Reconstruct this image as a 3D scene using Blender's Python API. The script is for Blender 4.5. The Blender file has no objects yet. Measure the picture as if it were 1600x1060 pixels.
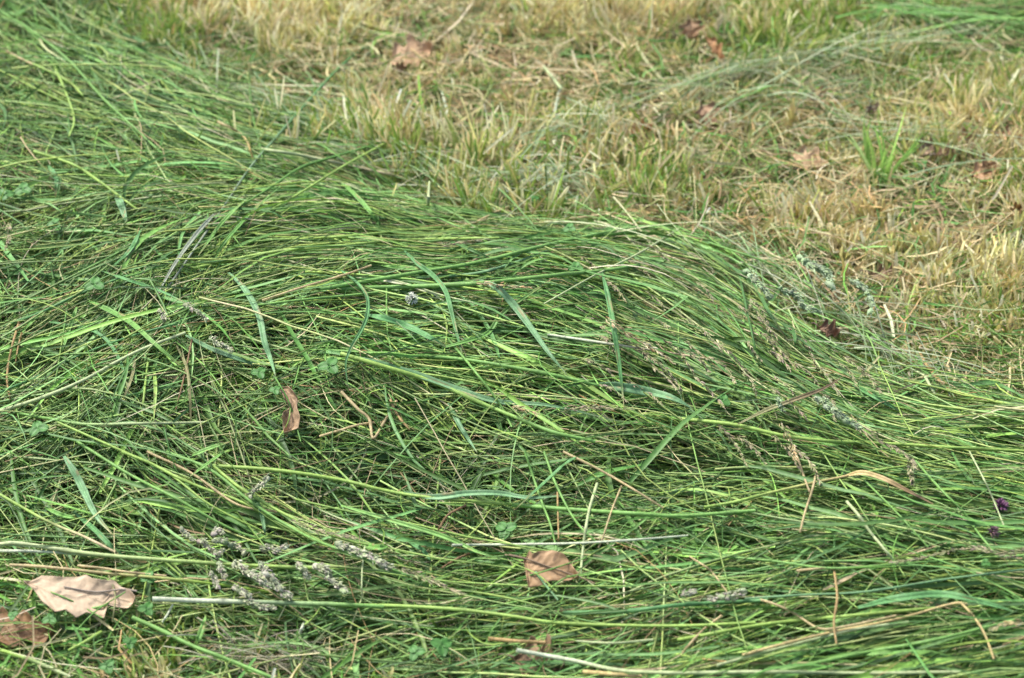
import bpy, math, random
import numpy as np

# ------------------------------------------------------------------ camera, sky, sun, exposure
SC = bpy.context.scene
LENS, SENS, PITCH, CAMZ = 70.0, 36.0, 32.0, 1.30
PW, PH = 1600.0, 1060.0
cd = bpy.data.cameras.new('camera'); cam = bpy.data.objects.new('camera', cd)
SC.collection.objects.link(cam); SC.camera = cam
cam.location = (0, 0, CAMZ); cam.rotation_euler = (math.radians(90 - PITCH), 0, 0)
cd.lens = LENS; cd.sensor_width = SENS; cd.clip_start = 0.05; cd.clip_end = 300
cd.dof.use_dof = True; cd.dof.focus_distance = 2.20; cd.dof.aperture_fstop = 5.6

SUN_EL, SUN_AZ = 62.0, 300.0          # soft high light from behind-left
w = bpy.data.worlds.new('World'); SC.world = w; w.use_nodes = True
nt = w.node_tree; bg = nt.nodes['Background']
sky = nt.nodes.new('ShaderNodeTexSky'); sky.sky_type = 'NISHITA'; sky.sun_disc = False
sky.sun_elevation = math.radians(SUN_EL); sky.sun_rotation = math.radians(SUN_AZ)
sky.air_density = 1.0; sky.dust_density = 4.5; sky.ozone_density = 1.0
nt.links.new(sky.outputs[0], bg.inputs[0]); bg.inputs[1].default_value = 0.10
sl = bpy.data.lights.new('sun', 'SUN'); so = bpy.data.objects.new('sun', sl); SC.collection.objects.link(so)
sl.energy = 2.0; sl.angle = math.radians(12); sl.color = (1.0, 0.98, 0.94)
# sun direction: azimuth clockwise from +Y
_a = math.radians(SUN_AZ); _e = math.radians(SUN_EL)
from mathutils import Vector
sd = Vector((math.sin(_a) * math.cos(_e), math.cos(_a) * math.cos(_e), math.sin(_e)))
so.rotation_euler = sd.to_track_quat('Z', 'Y').to_euler(); so.location = (0, 0, 6)
SC.view_settings.view_transform = 'Standard'; SC.view_settings.look = 'None'
SC.view_settings.exposure = 1.36; SC.view_settings.gamma = 1.0
SC.render.engine = 'CYCLES'
SC.cycles.max_bounces = 8; SC.cycles.diffuse_bounces = 2; SC.cycles.transmission_bounces = 4
SC.cycles.use_denoising = True; SC.cycles.denoiser = 'OPENIMAGEDENOISE'; SC.cycles.denoising_input_passes = 'RGB_ALBEDO_NORMAL'; SC.cycles.denoising_prefilter = 'ACCURATE'

rng = np.random.default_rng(7)

# ------------------------------------------------------------------ pixel rays
CP, SP = math.cos(math.radians(PITCH)), math.sin(math.radians(PITCH))
def ray(px, py):
    u = (np.asarray(px, float) - PW / 2) / PW * SENS / LENS
    v = -(np.asarray(py, float) - PH / 2) / PW * SENS / LENS
    return np.stack([u, CP + v * SP, -SP + v * CP], -1)      # unit depth along the lens axis
def on_plane(px, py, z):
    d = ray(px, py); t = (z - CAMZ) / d[..., 2]
    return d * t[..., None] + np.array([0, 0, CAMZ])

# ------------------------------------------------------------------ fields of the meadow
# px, py, pile height cm, lie of the stems (deg, + falls to the right), spread, cover, dryness
CTRL = [
 (0,-120,7,35,25,1,.1),(120,-60,7,30,32,1,.1),(330,-120,0,0,40,0,.6),(700,-150,0,0,40,0,.6),(1100,-150,0,0,40,0,.6),
 (60,20,8,35,36,1,.1),(170,40,5,30,34,.72,.15),(250,20,.5,20,30,.02,.6),(400,20,0,0,40,0,.8),(600,20,0,0,40,0,.85),(800,20,0,0,40,0,.7),(1000,20,0,0,40,0,.9),
 (1200,10,0,0,40,0,.7),(1380,-20,1,8,20,.3,.2),(1530,0,2,10,20,.5,.2),(1620,0,4,10,20,1,.1),(1450,50,.3,-10,15,.03,.5),
 (60,110,9,38,32,1,.1),(200,110,7,28,24,.95,.15),(320,110,1.2,12,18,.33,.4),(450,100,0,5,30,.05,.9),(650,100,0,0,40,0,.9),(850,100,0,0,40,0,.8),
 (1020,120,0,-12,20,.15,.7),(1150,95,1,-14,8,.42,.5),(1300,85,1,-10,8,.35,.5),(1400,110,0,0,30,.06,.8),(1560,110,0,0,40,.03,.8),
 (60,200,10,30,34,1,.15),(220,190,9,18,20,1,.15),(370,180,5,10,12,.9,.25),(500,195,2,7,12,.42,.5),(620,200,.5,5,15,.18,.8),(750,170,0,0,30,.05,.9),(900,190,0,-15,25,.2,.4),
 (1080,200,0,0,40,.03,.7),(1300,200,0,0,40,.03,.7),(1520,200,0,0,40,.05,.8),
 (60,290,11,15,44,1,.25),(220,280,10,8,26,1,.2),(400,270,9,6,14,1,.2),(540,265,6,10,8,1,.25),(640,295,2,14,10,.65,.35),(740,305,.3,12,15,.12,.8),(850,260,0,5,25,.05,.85),(1000,280,0,0,40,0,.8),(1200,300,0,0,40,0,.9),(1450,300,0,0,40,0,.9),
 (60,380,11,-20,48,1,.3),(220,380,12,-30,34,1,.2),(380,370,13,-25,22,1,.2),(500,350,11,0,14,1,.2),(640,350,9,0,10,1,.25),(780,356,4.5,0,8,1,.25),(920,364,4,-3,10,1,.35),(1030,374,2.5,8,12,.85,.4),(1130,384,1,20,14,.4,.4),
 (820,318,.5,0,20,.12,.8),(1000,318,0,0,30,0,.8),(1200,380,0,0,40,0,1),(1400,420,0,0,40,0,1),(1570,420,0,0,40,0,.8),
 (60,480,10,-30,42,1,.25),(200,470,13,-30,38,1,.15),(350,460,15,-22,30,1,.15),(520,430,15,-6,9,1,.15),(700,430,14,-6,8,1,.15),(880,420,12,-4,8,1,.2),(1030,430,9,16,8,1,.3),(1150,450,5,30,12,1,.3),(1250,500,2,34,14,.5,.4),(1330,510,.3,32,15,.12,.7),(1480,520,.3,20,35,.12,.4),
 (60,570,8,-25,42,1,.2),(200,570,13,-20,40,1,.15),(350,560,14,12,26,1,.15),(520,530,16,6,12,1,.1),(700,520,16,6,12,1,.1),(880,520,14,12,10,1,.15),(1030,530,11,22,9,1,.25),(1170,550,8,32,9,1,.25),(1300,590,4,28,12,.9,.3),(1430,590,1.5,16,18,.5,.4),(1570,580,.8,10,25,.3,.4),
 (60,660,6,10,40,1,.2),(200,660,9,20,36,1,.15),(340,660,8,25,38,.95,.2),(520,640,11,10,26,1,.2),(700,630,12,10,16,1,.12),(880,620,12,12,11,1,.12),(1030,640,10,12,9,1,.15),(1200,650,8,16,10,1,.2),(1360,670,6,18,10,1,.25),(1500,680,5,10,8,1,.2),(1620,690,5,6,8,1,.2),
 (60,760,6,28,20,1,.15),(200,750,7,30,15,1,.12),(360,760,6,26,16,1,.2),(520,760,5,14,34,.9,.25),(700,750,4,8,40,.85,.2),(880,720,8,0,26,1,.15),(1030,720,9,-6,20,1,.12),(1200,730,8,-8,18,1,.1),(1360,740,8,8,14,1,.1),(1520,760,8,12,12,1,.1),(1640,760,8,12,12,1,.1),
 (40,850,2.5,12,26,.6,.3),(180,850,4,20,18,.9,.15),(340,850,4,16,18,1,.2),(520,860,4,16,22,.9,.3),(700,850,3,10,40,.8,.25),(860,830,4,0,40,.9,.2),(1030,820,6,0,34,1,.15),(1200,830,7,5,28,1,.12),(1380,840,8,16,22,1,.1),(1560,860,8,8,16,1,.1),
 (40,930,.5,5,35,.35,.25),(180,920,1.5,5,22,.5,.3),(340,925,3,6,10,.9,.3),(520,925,4,6,8,1,.25),(700,930,4,5,10,1,.2),(880,930,5,3,10,1,.2),(1050,925,6,0,14,1,.15),(1220,925,7,-3,14,1,.12),(1400,940,8,-6,12,1,.1),(1580,950,8,-8,12,1,.1),
 (40,1020,0,10,40,.25,.25),(200,1010,0,8,40,.35,.2),(360,1010,.5,0,30,.45,.25),(540,1000,2,5,20,.6,.3),(700,1000,3,2,22,.75,.25),(880,1010,4,4,18,.85,.25),(1050,1010,6,-8,12,1,.15),(1220,1010,8,-12,10,1,.1),(1420,1020,9,-10,9,1,.1),(1600,1020,9,-10,9,1,.1),
 (100,1120,0,0,40,.3,.25),(450,1120,0,0,40,.35,.25),(800,1120,3,0,20,.7,.2),(1150,1120,7,-10,12,1,.1),(1500,1120,9,-10,12,1,.1),
]
c = np.array(CTRL, float)
cpos = on_plane(c[:, 0], c[:, 1], c[:, 2] / 100.0)[:, :2]
_z = c[:, 2] / 100.0
_a2 = np.radians(c[:, 3])
cp2 = on_plane(c[:, 0] + 15 * np.cos(_a2), c[:, 1] + 15 * np.sin(_a2), _z)[:, :2]
cdir = cp2 - cpos; cdir /= np.linalg.norm(cdir, axis=1)[:, None]
X0, X1, Y0, Y1 = -1.35, 1.35, 1.15, 4.1
NX, NY = 216, 236
gx = np.linspace(X0, X1, NX); gy = np.linspace(Y0, Y1, NY)
GX, GY = np.meshgrid(gx, gy, indexing='ij')
vals = np.column_stack([c[:, 2] / 100, cdir[:, 0], cdir[:, 1], np.radians(c[:, 4]), c[:, 5], c[:, 6]])
F = np.zeros((NX, NY, vals.shape[1])); Wt = np.zeros((NX, NY))
for k in range(len(c)):
    dx = GX - cpos[k, 0]; dy = (GY - cpos[k, 1]) * .75
    r2 = dx * dx + dy * dy
    wk = np.exp(-r2 / (2 * .065 ** 2)) + 2e-6 / (r2 + .01) ** 2
    F += wk[..., None] * vals[k]; Wt += wk
F /= Wt[..., None]
_ph = rng.uniform(0, 6.28, (40, 3)); _fr = rng.normal(0, 1, (40, 2))
def noise(x, y, scale, seed=0):
    v = 0
    for i in range(8):
        j = (i + seed * 5) % 40
        v = v + np.sin((x * _fr[j, 0] + y * _fr[j, 1]) * scale * (1 + i * .25) + _ph[j, 0])
    return v / 3.0
F[..., 0] += F[..., 4] * (.010 * noise(GX, GY, 14) + .009 * noise(GX, GY, 38, 3)) + .002 * noise(GX, GY, 45, 2)
F[..., 0] = np.maximum(F[..., 0], 0)
def sample(x, y, ch=slice(None)):
    fx = np.clip((np.asarray(x) - X0) / (X1 - X0) * (NX - 1), 0, NX - 1.001)
    fy = np.clip((np.asarray(y) - Y0) / (Y1 - Y0) * (NY - 1), 0, NY - 1.001)
    i = fx.astype(int); j = fy.astype(int); a = (fx - i)[..., None]; b = (fy - j)[..., None]
    A = F[..., ch] if isinstance(ch, slice) else F[..., ch:ch + 1]
    r = (A[i, j] * (1 - a) + A[i + 1, j] * a) * (1 - b) + (A[i, j + 1] * (1 - a) + A[i + 1, j + 1] * a) * b
    return r if isinstance(ch, slice) else r[..., 0]
def surf(x, y): return sample(x, y, 0)
def at(px, py, lift=0.0):
    """the point of the pile's upper surface (+ lift) that the eye meets at a pixel"""
    d = ray(px, py); o = np.array([0, 0, CAMZ])
    px = np.asarray(px, float)
    ta = (0.25 - CAMZ) / d[..., 2]; tb = (0.0 + lift - CAMZ) / d[..., 2]; tb = np.maximum(tb, ta)
    best = tb.copy(); found = np.zeros(best.shape, bool)
    for s in np.linspace(0, 1, 60):
        t = ta + (tb - ta) * s; p = o + d * t[..., None]
        hit = (p[..., 2] <= surf(p[..., 0], p[..., 1]) + lift) & ~found
        best = np.where(hit, t, best); found |= hit
    return o + d * best[..., None]
def depth_at(p): return p[..., 1] * CP + (CAMZ - p[..., 2]) * SP
def px2m(p): return depth_at(p) * SENS / LENS / PW

# ------------------------------------------------------------------ materials
def grass_mat(name, rough=.45, trans=.28, spec=.5, scale=260):
    m = bpy.data.materials.new(name); m.use_nodes = True; n = m.node_tree; L = n.links
    b = n.nodes['Principled BSDF']; out = n.nodes['Material Output']
    at_ = n.nodes.new('ShaderNodeAttribute'); at_.attribute_name = 'tint'
    tc = n.nodes.new('ShaderNodeTexCoord')
    ns = n.nodes.new('ShaderNodeTexNoise'); ns.inputs['Scale'].default_value = scale; ns.inputs['Detail'].default_value = 3
    L.new(tc.outputs['Object'], ns.inputs['Vector'])
    mr = n.nodes.new('ShaderNodeMapRange'); mr.inputs['From Min'].default_value = .3; mr.inputs['From Max'].default_value = .7
    mr.inputs['To Min'].default_value = .78; mr.inputs['To Max'].default_value = 1.2
    L.new(ns.outputs['Fac'], mr.inputs['Value'])
    mx = n.nodes.new('ShaderNodeMix'); mx.data_type = 'RGBA'; mx.blend_type = 'MULTIPLY'; mx.inputs[0].default_value = 1
    L.new(at_.outputs['Color'], mx.inputs[6]); L.new(mr.outputs[0], mx.inputs[7])
    L.new(mx.outputs[2], b.inputs['Base Color'])
    b.inputs['Roughness'].default_value = rough; b.inputs['Specular IOR Level'].default_value = spec
    tr = n.nodes.new('ShaderNodeBsdfTranslucent'); L.new(mx.outputs[2], tr.inputs['Color'])
    ms = n.nodes.new('ShaderNodeMixShader'); ms.inputs[0].default_value = trans
    L.new(b.outputs[0], ms.inputs[1]); L.new(tr.outputs[0], ms.inputs[2]); L.new(ms.outputs[0], out.inputs['Surface'])
    return m
M_GRASS = grass_mat('grass_blades', .48, .14, .26)
M_STRAW = grass_mat('dry_straw', .6, .35, .3)
M_SEED = grass_mat('seed_husk', .75, .12, .2, 500)
M_PETAL = grass_mat('petals', .7, .3, .2, 500)
M_HERB = grass_mat('herb_leaf', .5, .3, .4, 200)
def leaf_mat():
    m = grass_mat('dead_leaf', .62, .12, .35, 90)
    n = m.node_tree; b = n.nodes['Principled BSDF']; L = n.links
    tc = n.nodes.new('ShaderNodeTexCoord')
    v = n.nodes.new('ShaderNodeTexVoronoi'); v.feature = 'DISTANCE_TO_EDGE'; v.inputs['Scale'].default_value = 260
    L.new(tc.outputs['Object'], v.inputs['Vector'])
    bp = n.nodes.new('ShaderNodeBump'); bp.inputs['Strength'].default_value = .35; bp.inputs['Distance'].default_value = .0008
    L.new(v.outputs[0], bp.inputs['Height']); L.new(bp.outputs[0], b.inputs['Normal'])
    return m
M_LEAF = leaf_mat()
def soil_mat():
    m = bpy.data.materials.new('soil_and_thatch'); m.use_nodes = True; n = m.node_tree; L = n.links
    b = n.nodes['Principled BSDF']
    tc = n.nodes.new('ShaderNodeTexCoord')
    a = n.nodes.new('ShaderNodeTexNoise'); a.inputs['Scale'].default_value = 60; a.inputs['Detail'].default_value = 8
    g = n.nodes.new('ShaderNodeTexNoise'); g.inputs['Scale'].default_value = 5; g.inputs['Detail'].default_value = 4
    L.new(tc.outputs['Object'], a.inputs['Vector']); L.new(tc.outputs['Object'], g.inputs['Vector'])
    r = n.nodes.new('ShaderNodeValToRGB'); r.color_ramp.elements[0].color = (.035, .025, .014, 1); r.color_ramp.elements[1].color = (.16, .115, .06, 1)
    r.color_ramp.elements[0].position = .35; r.color_ramp.elements[1].position = .7
    r2 = n.nodes.new('ShaderNodeValToRGB'); r2.color_ramp.elements[0].color = (.05, .075, .02, 1); r2.color_ramp.elements[1].color = (.12, .11, .05, 1)
    L.new(a.outputs['Fac'], r.inputs[0]); L.new(a.outputs['Fac'], r2.inputs[0])
    mr = n.nodes.new('ShaderNodeMapRange'); mr.inputs['From Min'].default_value = .4; mr.inputs['From Max'].default_value = .6
    L.new(g.outputs['Fac'], mr.inputs['Value'])
    mx = n.nodes.new('ShaderNodeMix'); mx.data_type = 'RGBA'; L.new(mr.outputs[0], mx.inputs[0])
    L.new(r.outputs[0], mx.inputs[6]); L.new(r2.outputs[0], mx.inputs[7]); L.new(mx.outputs[2], b.inputs['Base Color'])
    b.inputs['Roughness'].default_value = .95; b.inputs['Specular IOR Level'].default_value = .15
    bp = n.nodes.new('ShaderNodeBump'); bp.inputs['Strength'].default_value = .8; bp.inputs['Distance'].default_value = .006
    L.new(a.outputs['Fac'], bp.inputs['Height']); L.new(bp.outputs[0], b.inputs['Normal'])
    return m
M_SOIL = soil_mat()

# ------------------------------------------------------------------ mesh batches
def norm(v): return v / np.maximum(np.linalg.norm(v, axis=-1, keepdims=True), 1e-9)
class Batch:
    def __init__(s): s.v = []; s.f = []; s.c = []; s.n = 0
    def add(s, V, Fq, C):
        V = V.reshape(-1, 3); C = C.reshape(-1, 3)
        s.v.append(V.astype('f4')); s.c.append(C.astype('f4')); s.f.append((Fq + s.n).astype('i4').reshape(-1, 4)); s.n += len(V)
    def grid(s, G, C, wrap=False):
        """G[N,S,K,3]: N strips of S sections of K points"""
        N, S, K, _ = G.shape
        idx = np.arange(N * S * K).reshape(N, S, K)
        if wrap: idx = np.concatenate([idx, idx[:, :, :1]], 2)
        f = np.stack([idx[:, :-1, :-1], idx[:, :-1, 1:], idx[:, 1:, 1:], idx[:, 1:, :-1]], -1)
        s.add(G, f, C)
    def ribbon(s, P, W, C, tw=None, fold=.35, up=None):
        T = norm(np.gradient(P, axis=1))
        U = np.array([0, 0, 1.0]) if up is None else up
        side = np.cross(T, U); bad = np.linalg.norm(side, axis=-1, keepdims=True) < .15
        side = norm(np.where(bad, np.cross(T, np.array([.3, 1, .1])), side)); nr = np.cross(side, T)
        if tw is not None:
            cs, sn = np.cos(tw)[..., None], np.sin(tw)[..., None]
            side, nr = side * cs + nr * sn, nr * cs - side * sn
        w = W[..., None]
        G = np.stack([P - side * w + nr * w * fold, P - nr * w * fold * .3, P + side * w + nr * w * fold], 2)
        CC = np.stack([C, C * 1.12 + .006, C * .95], 2)
        s.grid(G, CC)
    def tube(s, P, R, C, K=4):
        T = norm(np.gradient(P, axis=1))
        U = np.array([.05, .1, 1.0]); side = np.cross(T, U)
        bad = np.linalg.norm(side, axis=-1, keepdims=True) < .15
        side = norm(np.where(bad, np.cross(T, np.array([.3, 1, .1])), side)); nr = np.cross(side, T)
        a = np.arange(K) * 2 * math.pi / K
        G = P[:, :, None] + R[:, :, None, None] * (np.cos(a)[:, None] * side[:, :, None] + np.sin(a)[:, None] * nr[:, :, None])
        CC = np.repeat(C[:, :, None], K, 2)
        s.grid(G, CC, wrap=True)
    def build(s, name, mat, parent=None, origin=None):
        V = np.concatenate(s.v); Fq = np.concatenate(s.f); C = np.clip(np.concatenate(s.c), .002, .95)
        if mat is M_GRASS: C = C * .90 + (C @ np.array([.3, .6, .1], 'f4'))[:, None] * .10
        if origin is not None: V = V - np.asarray(origin, 'f4')
        me = bpy.data.meshes.new(name)
        me.vertices.add(len(V)); me.vertices.foreach_set('co', V.ravel())
        me.loops.add(Fq.size); me.loops.foreach_set('vertex_index', Fq.ravel())
        me.polygons.add(len(Fq)); me.polygons.foreach_set('loop_start', np.arange(0, Fq.size, 4, dtype='i4'))
        me.polygons.foreach_set('loop_total', np.full(len(Fq), 4, 'i4'))
        me.polygons.foreach_set('use_smooth', np.ones(len(Fq), bool))
        me.update(calc_edges=True); me.validate()
        at_ = me.attributes.new('tint', 'FLOAT_COLOR', 'POINT')
        at_.data.foreach_set('color', np.column_stack([C, np.ones(len(C), 'f4')]).astype('f4').ravel())
        me.materials.append(mat)
        o = bpy.data.objects.new(name, me); SC.collection.objects.link(o)
        if parent is not None: o.parent = parent
        elif origin is not None: o.location = origin
        return o
def tag(o, label=None, cat=None, group=None, kind=None):
    if label: o['label'] = label
    if cat: o['category'] = cat
    if group: o['group'] = group
    if kind: o['kind'] = kind
    return o
def empty(name, loc):
    o = bpy.data.objects.new(name, None); SC.collection.objects.link(o); o.location = loc; o.empty_display_size = .02; return o

# palettes, linear base colours
def pal(rows): return np.array(rows, float)
P_STEM = pal([(.34,.46,.07),(.40,.48,.13),(.24,.38,.055),(.30,.46,.09),(.14,.31,.055),(.11,.26,.065),(.37,.50,.17),(.18,.36,.08)])
P_BLADE = pal([(.085,.22,.032),(.12,.27,.04),(.075,.19,.035),(.16,.33,.085),(.105,.25,.06),(.18,.35,.045)])
P_FINE = pal([(.20,.30,.04),(.08,.20,.025),(.10,.25,.03),(.055,.16,.025),(.14,.30,.04),(.09,.22,.05)])
P_DRY = pal([(.52,.42,.22),(.60,.51,.29),(.42,.33,.17),(.34,.25,.13),(.66,.60,.40),(.46,.43,.23),(.48,.33,.15),(.56,.48,.27)])
P_STUB = pal([(.70,.60,.30),(.58,.52,.20),(.72,.64,.38),(.50,.50,.17),(.80,.76,.52),(.48,.35,.15),(.42,.47,.14),(.60,.49,.26),(.74,.68,.43)])
P_YG = pal([(.24,.36,.06),(.31,.42,.08),(.19,.33,.07),(.36,.42,.11)])
GREENS = (P_STEM, P_BLADE, P_FINE)
def pick(P, n):
    lo, hi = (.40, 1.42) if any(P is g for g in GREENS) else (.70, 1.22)
    return P[rng.integers(0, len(P), n)] * (rng.uniform(lo, hi, (n, 1))) * rng.uniform(.94, 1.06, (n, 3))

def place(n, wfun, xr=(X0 + .1, X1 - .1), yr=(Y0 + .1, Y1 - .1)):
    out = np.zeros((0, 2))
    while len(out) < n:
        q = np.column_stack([rng.uniform(*xr, n), rng.uniform(*yr, n)])
        q = q[np.abs(q[:, 0]) < .42 + .275 * q[:, 1]]        # the seen wedge and a good margin
        keep = rng.uniform(0, 1, len(q)) < wfun(q)
        out = np.concatenate([out, q[keep]])
    return out[:n]
def paths(q, L, S, sprk=1.0, depth=None, curve=.25, zj=.004, follow=1.0, fit=True, kink=.05):
    """strands that lie along the field"""
    n = len(q); f = sample(q[:, 0], q[:, 1])
    dev = rng.normal(0, 1, n) * f[:, 3] * sprk
    wild = rng.uniform(0, 1, n) < .05 + .25 * f[:, 3]; dev = np.where(wild, rng.uniform(-1.5, 1.5, n), dev)
    kap = rng.normal(0, 1, n) * curve
    wg = rng.integers(0, 8, n)                                    # strands hang together in wisps that cross each other
    for g in range(8):
        kk = wg == g; dev[kk] += f[kk, 3] * .9 * noise(q[kk, 0], q[kk, 1], 17, g)
    kj = rng.integers(1, S - 1, n); ka = np.where(rng.uniform(0, 1, n) < kink, rng.normal(0, .8, n), 0)
    P = np.zeros((n, S, 3)); mid = S // 2; P[:, mid, :2] = q; ds = L / (S - 1)
    for sgn, rngi in ((1, range(mid + 1, S)), (-1, range(mid - 1, -1, -1))):
        cur = q.copy()
        base = f[:, 1:3]
        for i in rngi:
            ff = sample(cur[:, 0], cur[:, 1]); d = norm(base * (1 - follow * .75) + ff[:, 1:3] * follow * .75)
            a = dev + kap * ((i - mid) / S) + np.where((kj > mid) == (i > kj), 0, 0) + ka * (((i > kj) & (kj >= mid)) | ((i < kj) & (kj < mid)))
            dx = d[:, 0] * np.cos(a) - d[:, 1] * np.sin(a); dy = d[:, 0] * np.sin(a) + d[:, 1] * np.cos(a)
            cur = cur + sgn * np.stack([dx, dy], 1) * ds[:, None]
            P[:, i, :2] = cur
    z = surf(P[..., 0], P[..., 1])
    if fit:
        t = np.linspace(-1, 1, S); B = np.stack([np.ones(S), t, t * t], 1); Pr = B @ np.linalg.pinv(B)
        z = z @ Pr.T * .8 + z * .2
    if depth is None: depth = rng.uniform(0, 1, n) ** 1.3 * .04
    t = np.linspace(-1, 1, S)
    z = z - depth[:, None] + rng.normal(0, zj, (n, 1)) + rng.normal(0, zj, (n, 1)) * t + np.abs(rng.normal(0, zj, (n, 1))) * (1 - t * t)
    P[..., 2] = np.maximum(z, .002)
    return P
def spill(P):
    e = np.minimum(sample(P[:, 0, 0], P[:, 0, 1], 4), sample(P[:, -1, 0], P[:, -1, 1], 4))
    return e > rng.uniform(0, .62, len(P)) ** 1.1

# ------------------------------------------------------------------ the ground
def make_ground():
    def axis(lo, hi, step, far):
        a = np.arange(lo, hi + 1e-6, step); g = []
        v = step
        p = hi
        while p < far: v *= 1.5; p += v; g.append(p)
        h = []; v = step; p = lo
        while p > -far: v *= 1.5; p -= v; h.append(p)
        return np.concatenate([h[::-1], a, g])
    ax = axis(X0, X1, .02, 120); ay = axis(Y0, Y1, .02, 120)
    A, B = np.meshgrid(ax, ay, indexing='ij')
    inside = (np.clip(1 - np.maximum(np.abs(A) - X1, 0) / .4, 0, 1) * np.clip(1 - np.maximum(B - Y1, 0) / .5, 0, 1) * np.clip(1 - np.maximum(Y0 - B, 0) / .5, 0, 1))
    z = np.maximum(surf(A, B) - .075, 0) * inside + (.003 * noise(A, B, 30, 1) + .003 * noise(A, B, 70, 2)) * inside - .006
    b = Batch(); G = np.stack([A, B, z], -1)[None]
    b.grid(G, np.ones_like(G) * .1)
    o = b.build('ground', M_SOIL); tag(o, 'brown soil and old thatch under the mown grass', None, None, 'structure')
make_ground()

# ------------------------------------------------------------------ the mass of cut grass
def cover(q): return np.clip(sample(q[:, 0], q[:, 1], 4) * 1.15 - .1, 0, 1)
def stubw(q): return np.clip(1.05 - sample(q[:, 0], q[:, 1], 4) * 1.05, 0.02, 1)
mass = Batch()
P_STRAWG = pal([(.50,.47,.24),(.42,.44,.18),(.58,.55,.34),(.46,.38,.20),(.36,.40,.16)])
def tone(q, C, amt=.25):
    """patches of fresher and drier grass"""
    d = np.clip(sample(q[:, 0], q[:, 1], 5) + .12 * noise(q[:, 0], q[:, 1], 9, 4), 0, 1)
    rep = rng.uniform(0, 1, len(q)) < d * amt
    C = np.where(rep[:, None], pick(P_STRAWG, len(q)), C)
    return C * (1 + .12 * noise(q[:, 0], q[:, 1], 16, 5))[:, None]
def lay_fine(n, L=(.07, .24), S=7, hw=(.0003, .0009), batch=mass, dmax=.07, wf=cover):
    q = place(n, wf); Ln = rng.uniform(*L, n)
    P = paths(q, Ln, S, 1.35, rng.uniform(0, 1, n) ** .9 * dmax, .9, .006)
    W = rng.uniform(*hw, n)[:, None] * (1 - np.abs(np.linspace(-.6, 1, S)) ** 3 * .8)
    C = tone(q, pick(P_FINE, n), .45)[:, None] * np.ones((1, S, 1)) * (1 + .15 * rng.normal(0, 1, (n, S, 1)))
    tw = rng.uniform(-1, 1, (n, 1)) + rng.normal(0, .6, (n, 1)) * np.linspace(-1, 1, S)
    k = spill(P); batch.ribbon(P[k], W[k], C[k], tw[k])
def lay_blades(n, L=(.10, .30), S=10, hw=(.0006, .0033), batch=mass, dmax=.05, sp=1.2):
    q = place(n, cover); Ln = rng.uniform(*L, n)
    P = paths(q, Ln, S, sp, rng.uniform(0, 1, n) ** 1.3 * dmax, .7, .007, follow=.75, kink=.28)
    t = np.linspace(0, 1, S)
    flip = rng.uniform(0, 1, n) < .5
    prof = (np.minimum(1, .45 + t * 2.4) * (1 - t ** 2.6)) + .04
    prof = np.where(flip[:, None], prof[::-1][None], prof[None])
    W = (hw[0] + (hw[1] - hw[0]) * rng.uniform(0, 1, n) ** 2)[:, None] * prof
    C = tone(q, pick(P_BLADE, n), .04)[:, None] * np.ones((1, S, 1)) * (1 + .10 * rng.normal(0, 1, (n, S, 1)))
    tw = rng.normal(0, .5, (n, 1)) + rng.normal(0, .9, (n, 1)) * np.linspace(-1, 1, S)
    k = spill(P); batch.ribbon(P[k], W[k], C[k], tw[k], .4)
def lay_stems(n, L=(.20, .55), S=12, hw=(.0005, .0014), batch=mass, dmax=.045):
    q = place(n, cover); Ln = rng.uniform(*L, n)
    P = paths(q, Ln, S, .75, rng.uniform(0, 1, n) ** 1.4 * dmax, .12, .006, follow=.5, kink=.12)
    W = rng.uniform(*hw, n)[:, None] * np.linspace(1.1, .75, S)
    a = tone(q, pick(P_STEM, n)); b = tone(q, pick(P_STEM, n))
    ph = rng.uniform(0, 3, n)[:, None]; seg = ((np.linspace(0, 2.4, S)[None] + ph) % 1)[..., None]
    C = a[:, None] * (1 - seg) + b[:, None] * seg
    k = spill(P); batch.tube(P[k], W[k], C[k], 4)
lay_fine(21000)
lay_blades(14000)
lay_stems(7600)
lay_fine(5000, (.05, .16), 7, (.0004, .001), mass, .0, cover)          # loose wisps on top
o = mass.build('mown_grass', M_GRASS)
tag(o, 'long green mown grass lying in a thick combed pile', 'grass', None, 'stuff')

# dry threads through the pile
dry = Batch()
def lay_dry(n, L, hw, sp=1.8, wf=None):
    wf = wf or (lambda q: cover(q) * (.35 + .65 * np.clip(sample(q[:, 0], q[:, 1], 5) * 2.2, 0, 1)))
    q = place(n, wf); Ln = rng.uniform(*L, n); S = 7
    P = paths(q, Ln, S, sp, rng.uniform(0, 1, n) ** 1.2 * .035, .8, .006)
    W = rng.uniform(*hw, n)[:, None] * np.linspace(1, .6, S)
    C = pick(P_DRY, n)[:, None] * np.ones((1, S, 1)) * (1 + .1 * rng.normal(0, 1, (n, S, 1)))
    dry.tube(P, W, C, 3)
lay_dry(3800, (.05, .25), (.0003, .0008))
o = dry.build('dry_grass', M_STRAW); tag(o, 'thin tan dead grass threads tangled through the green pile', 'grass', None, 'stuff')

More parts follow.
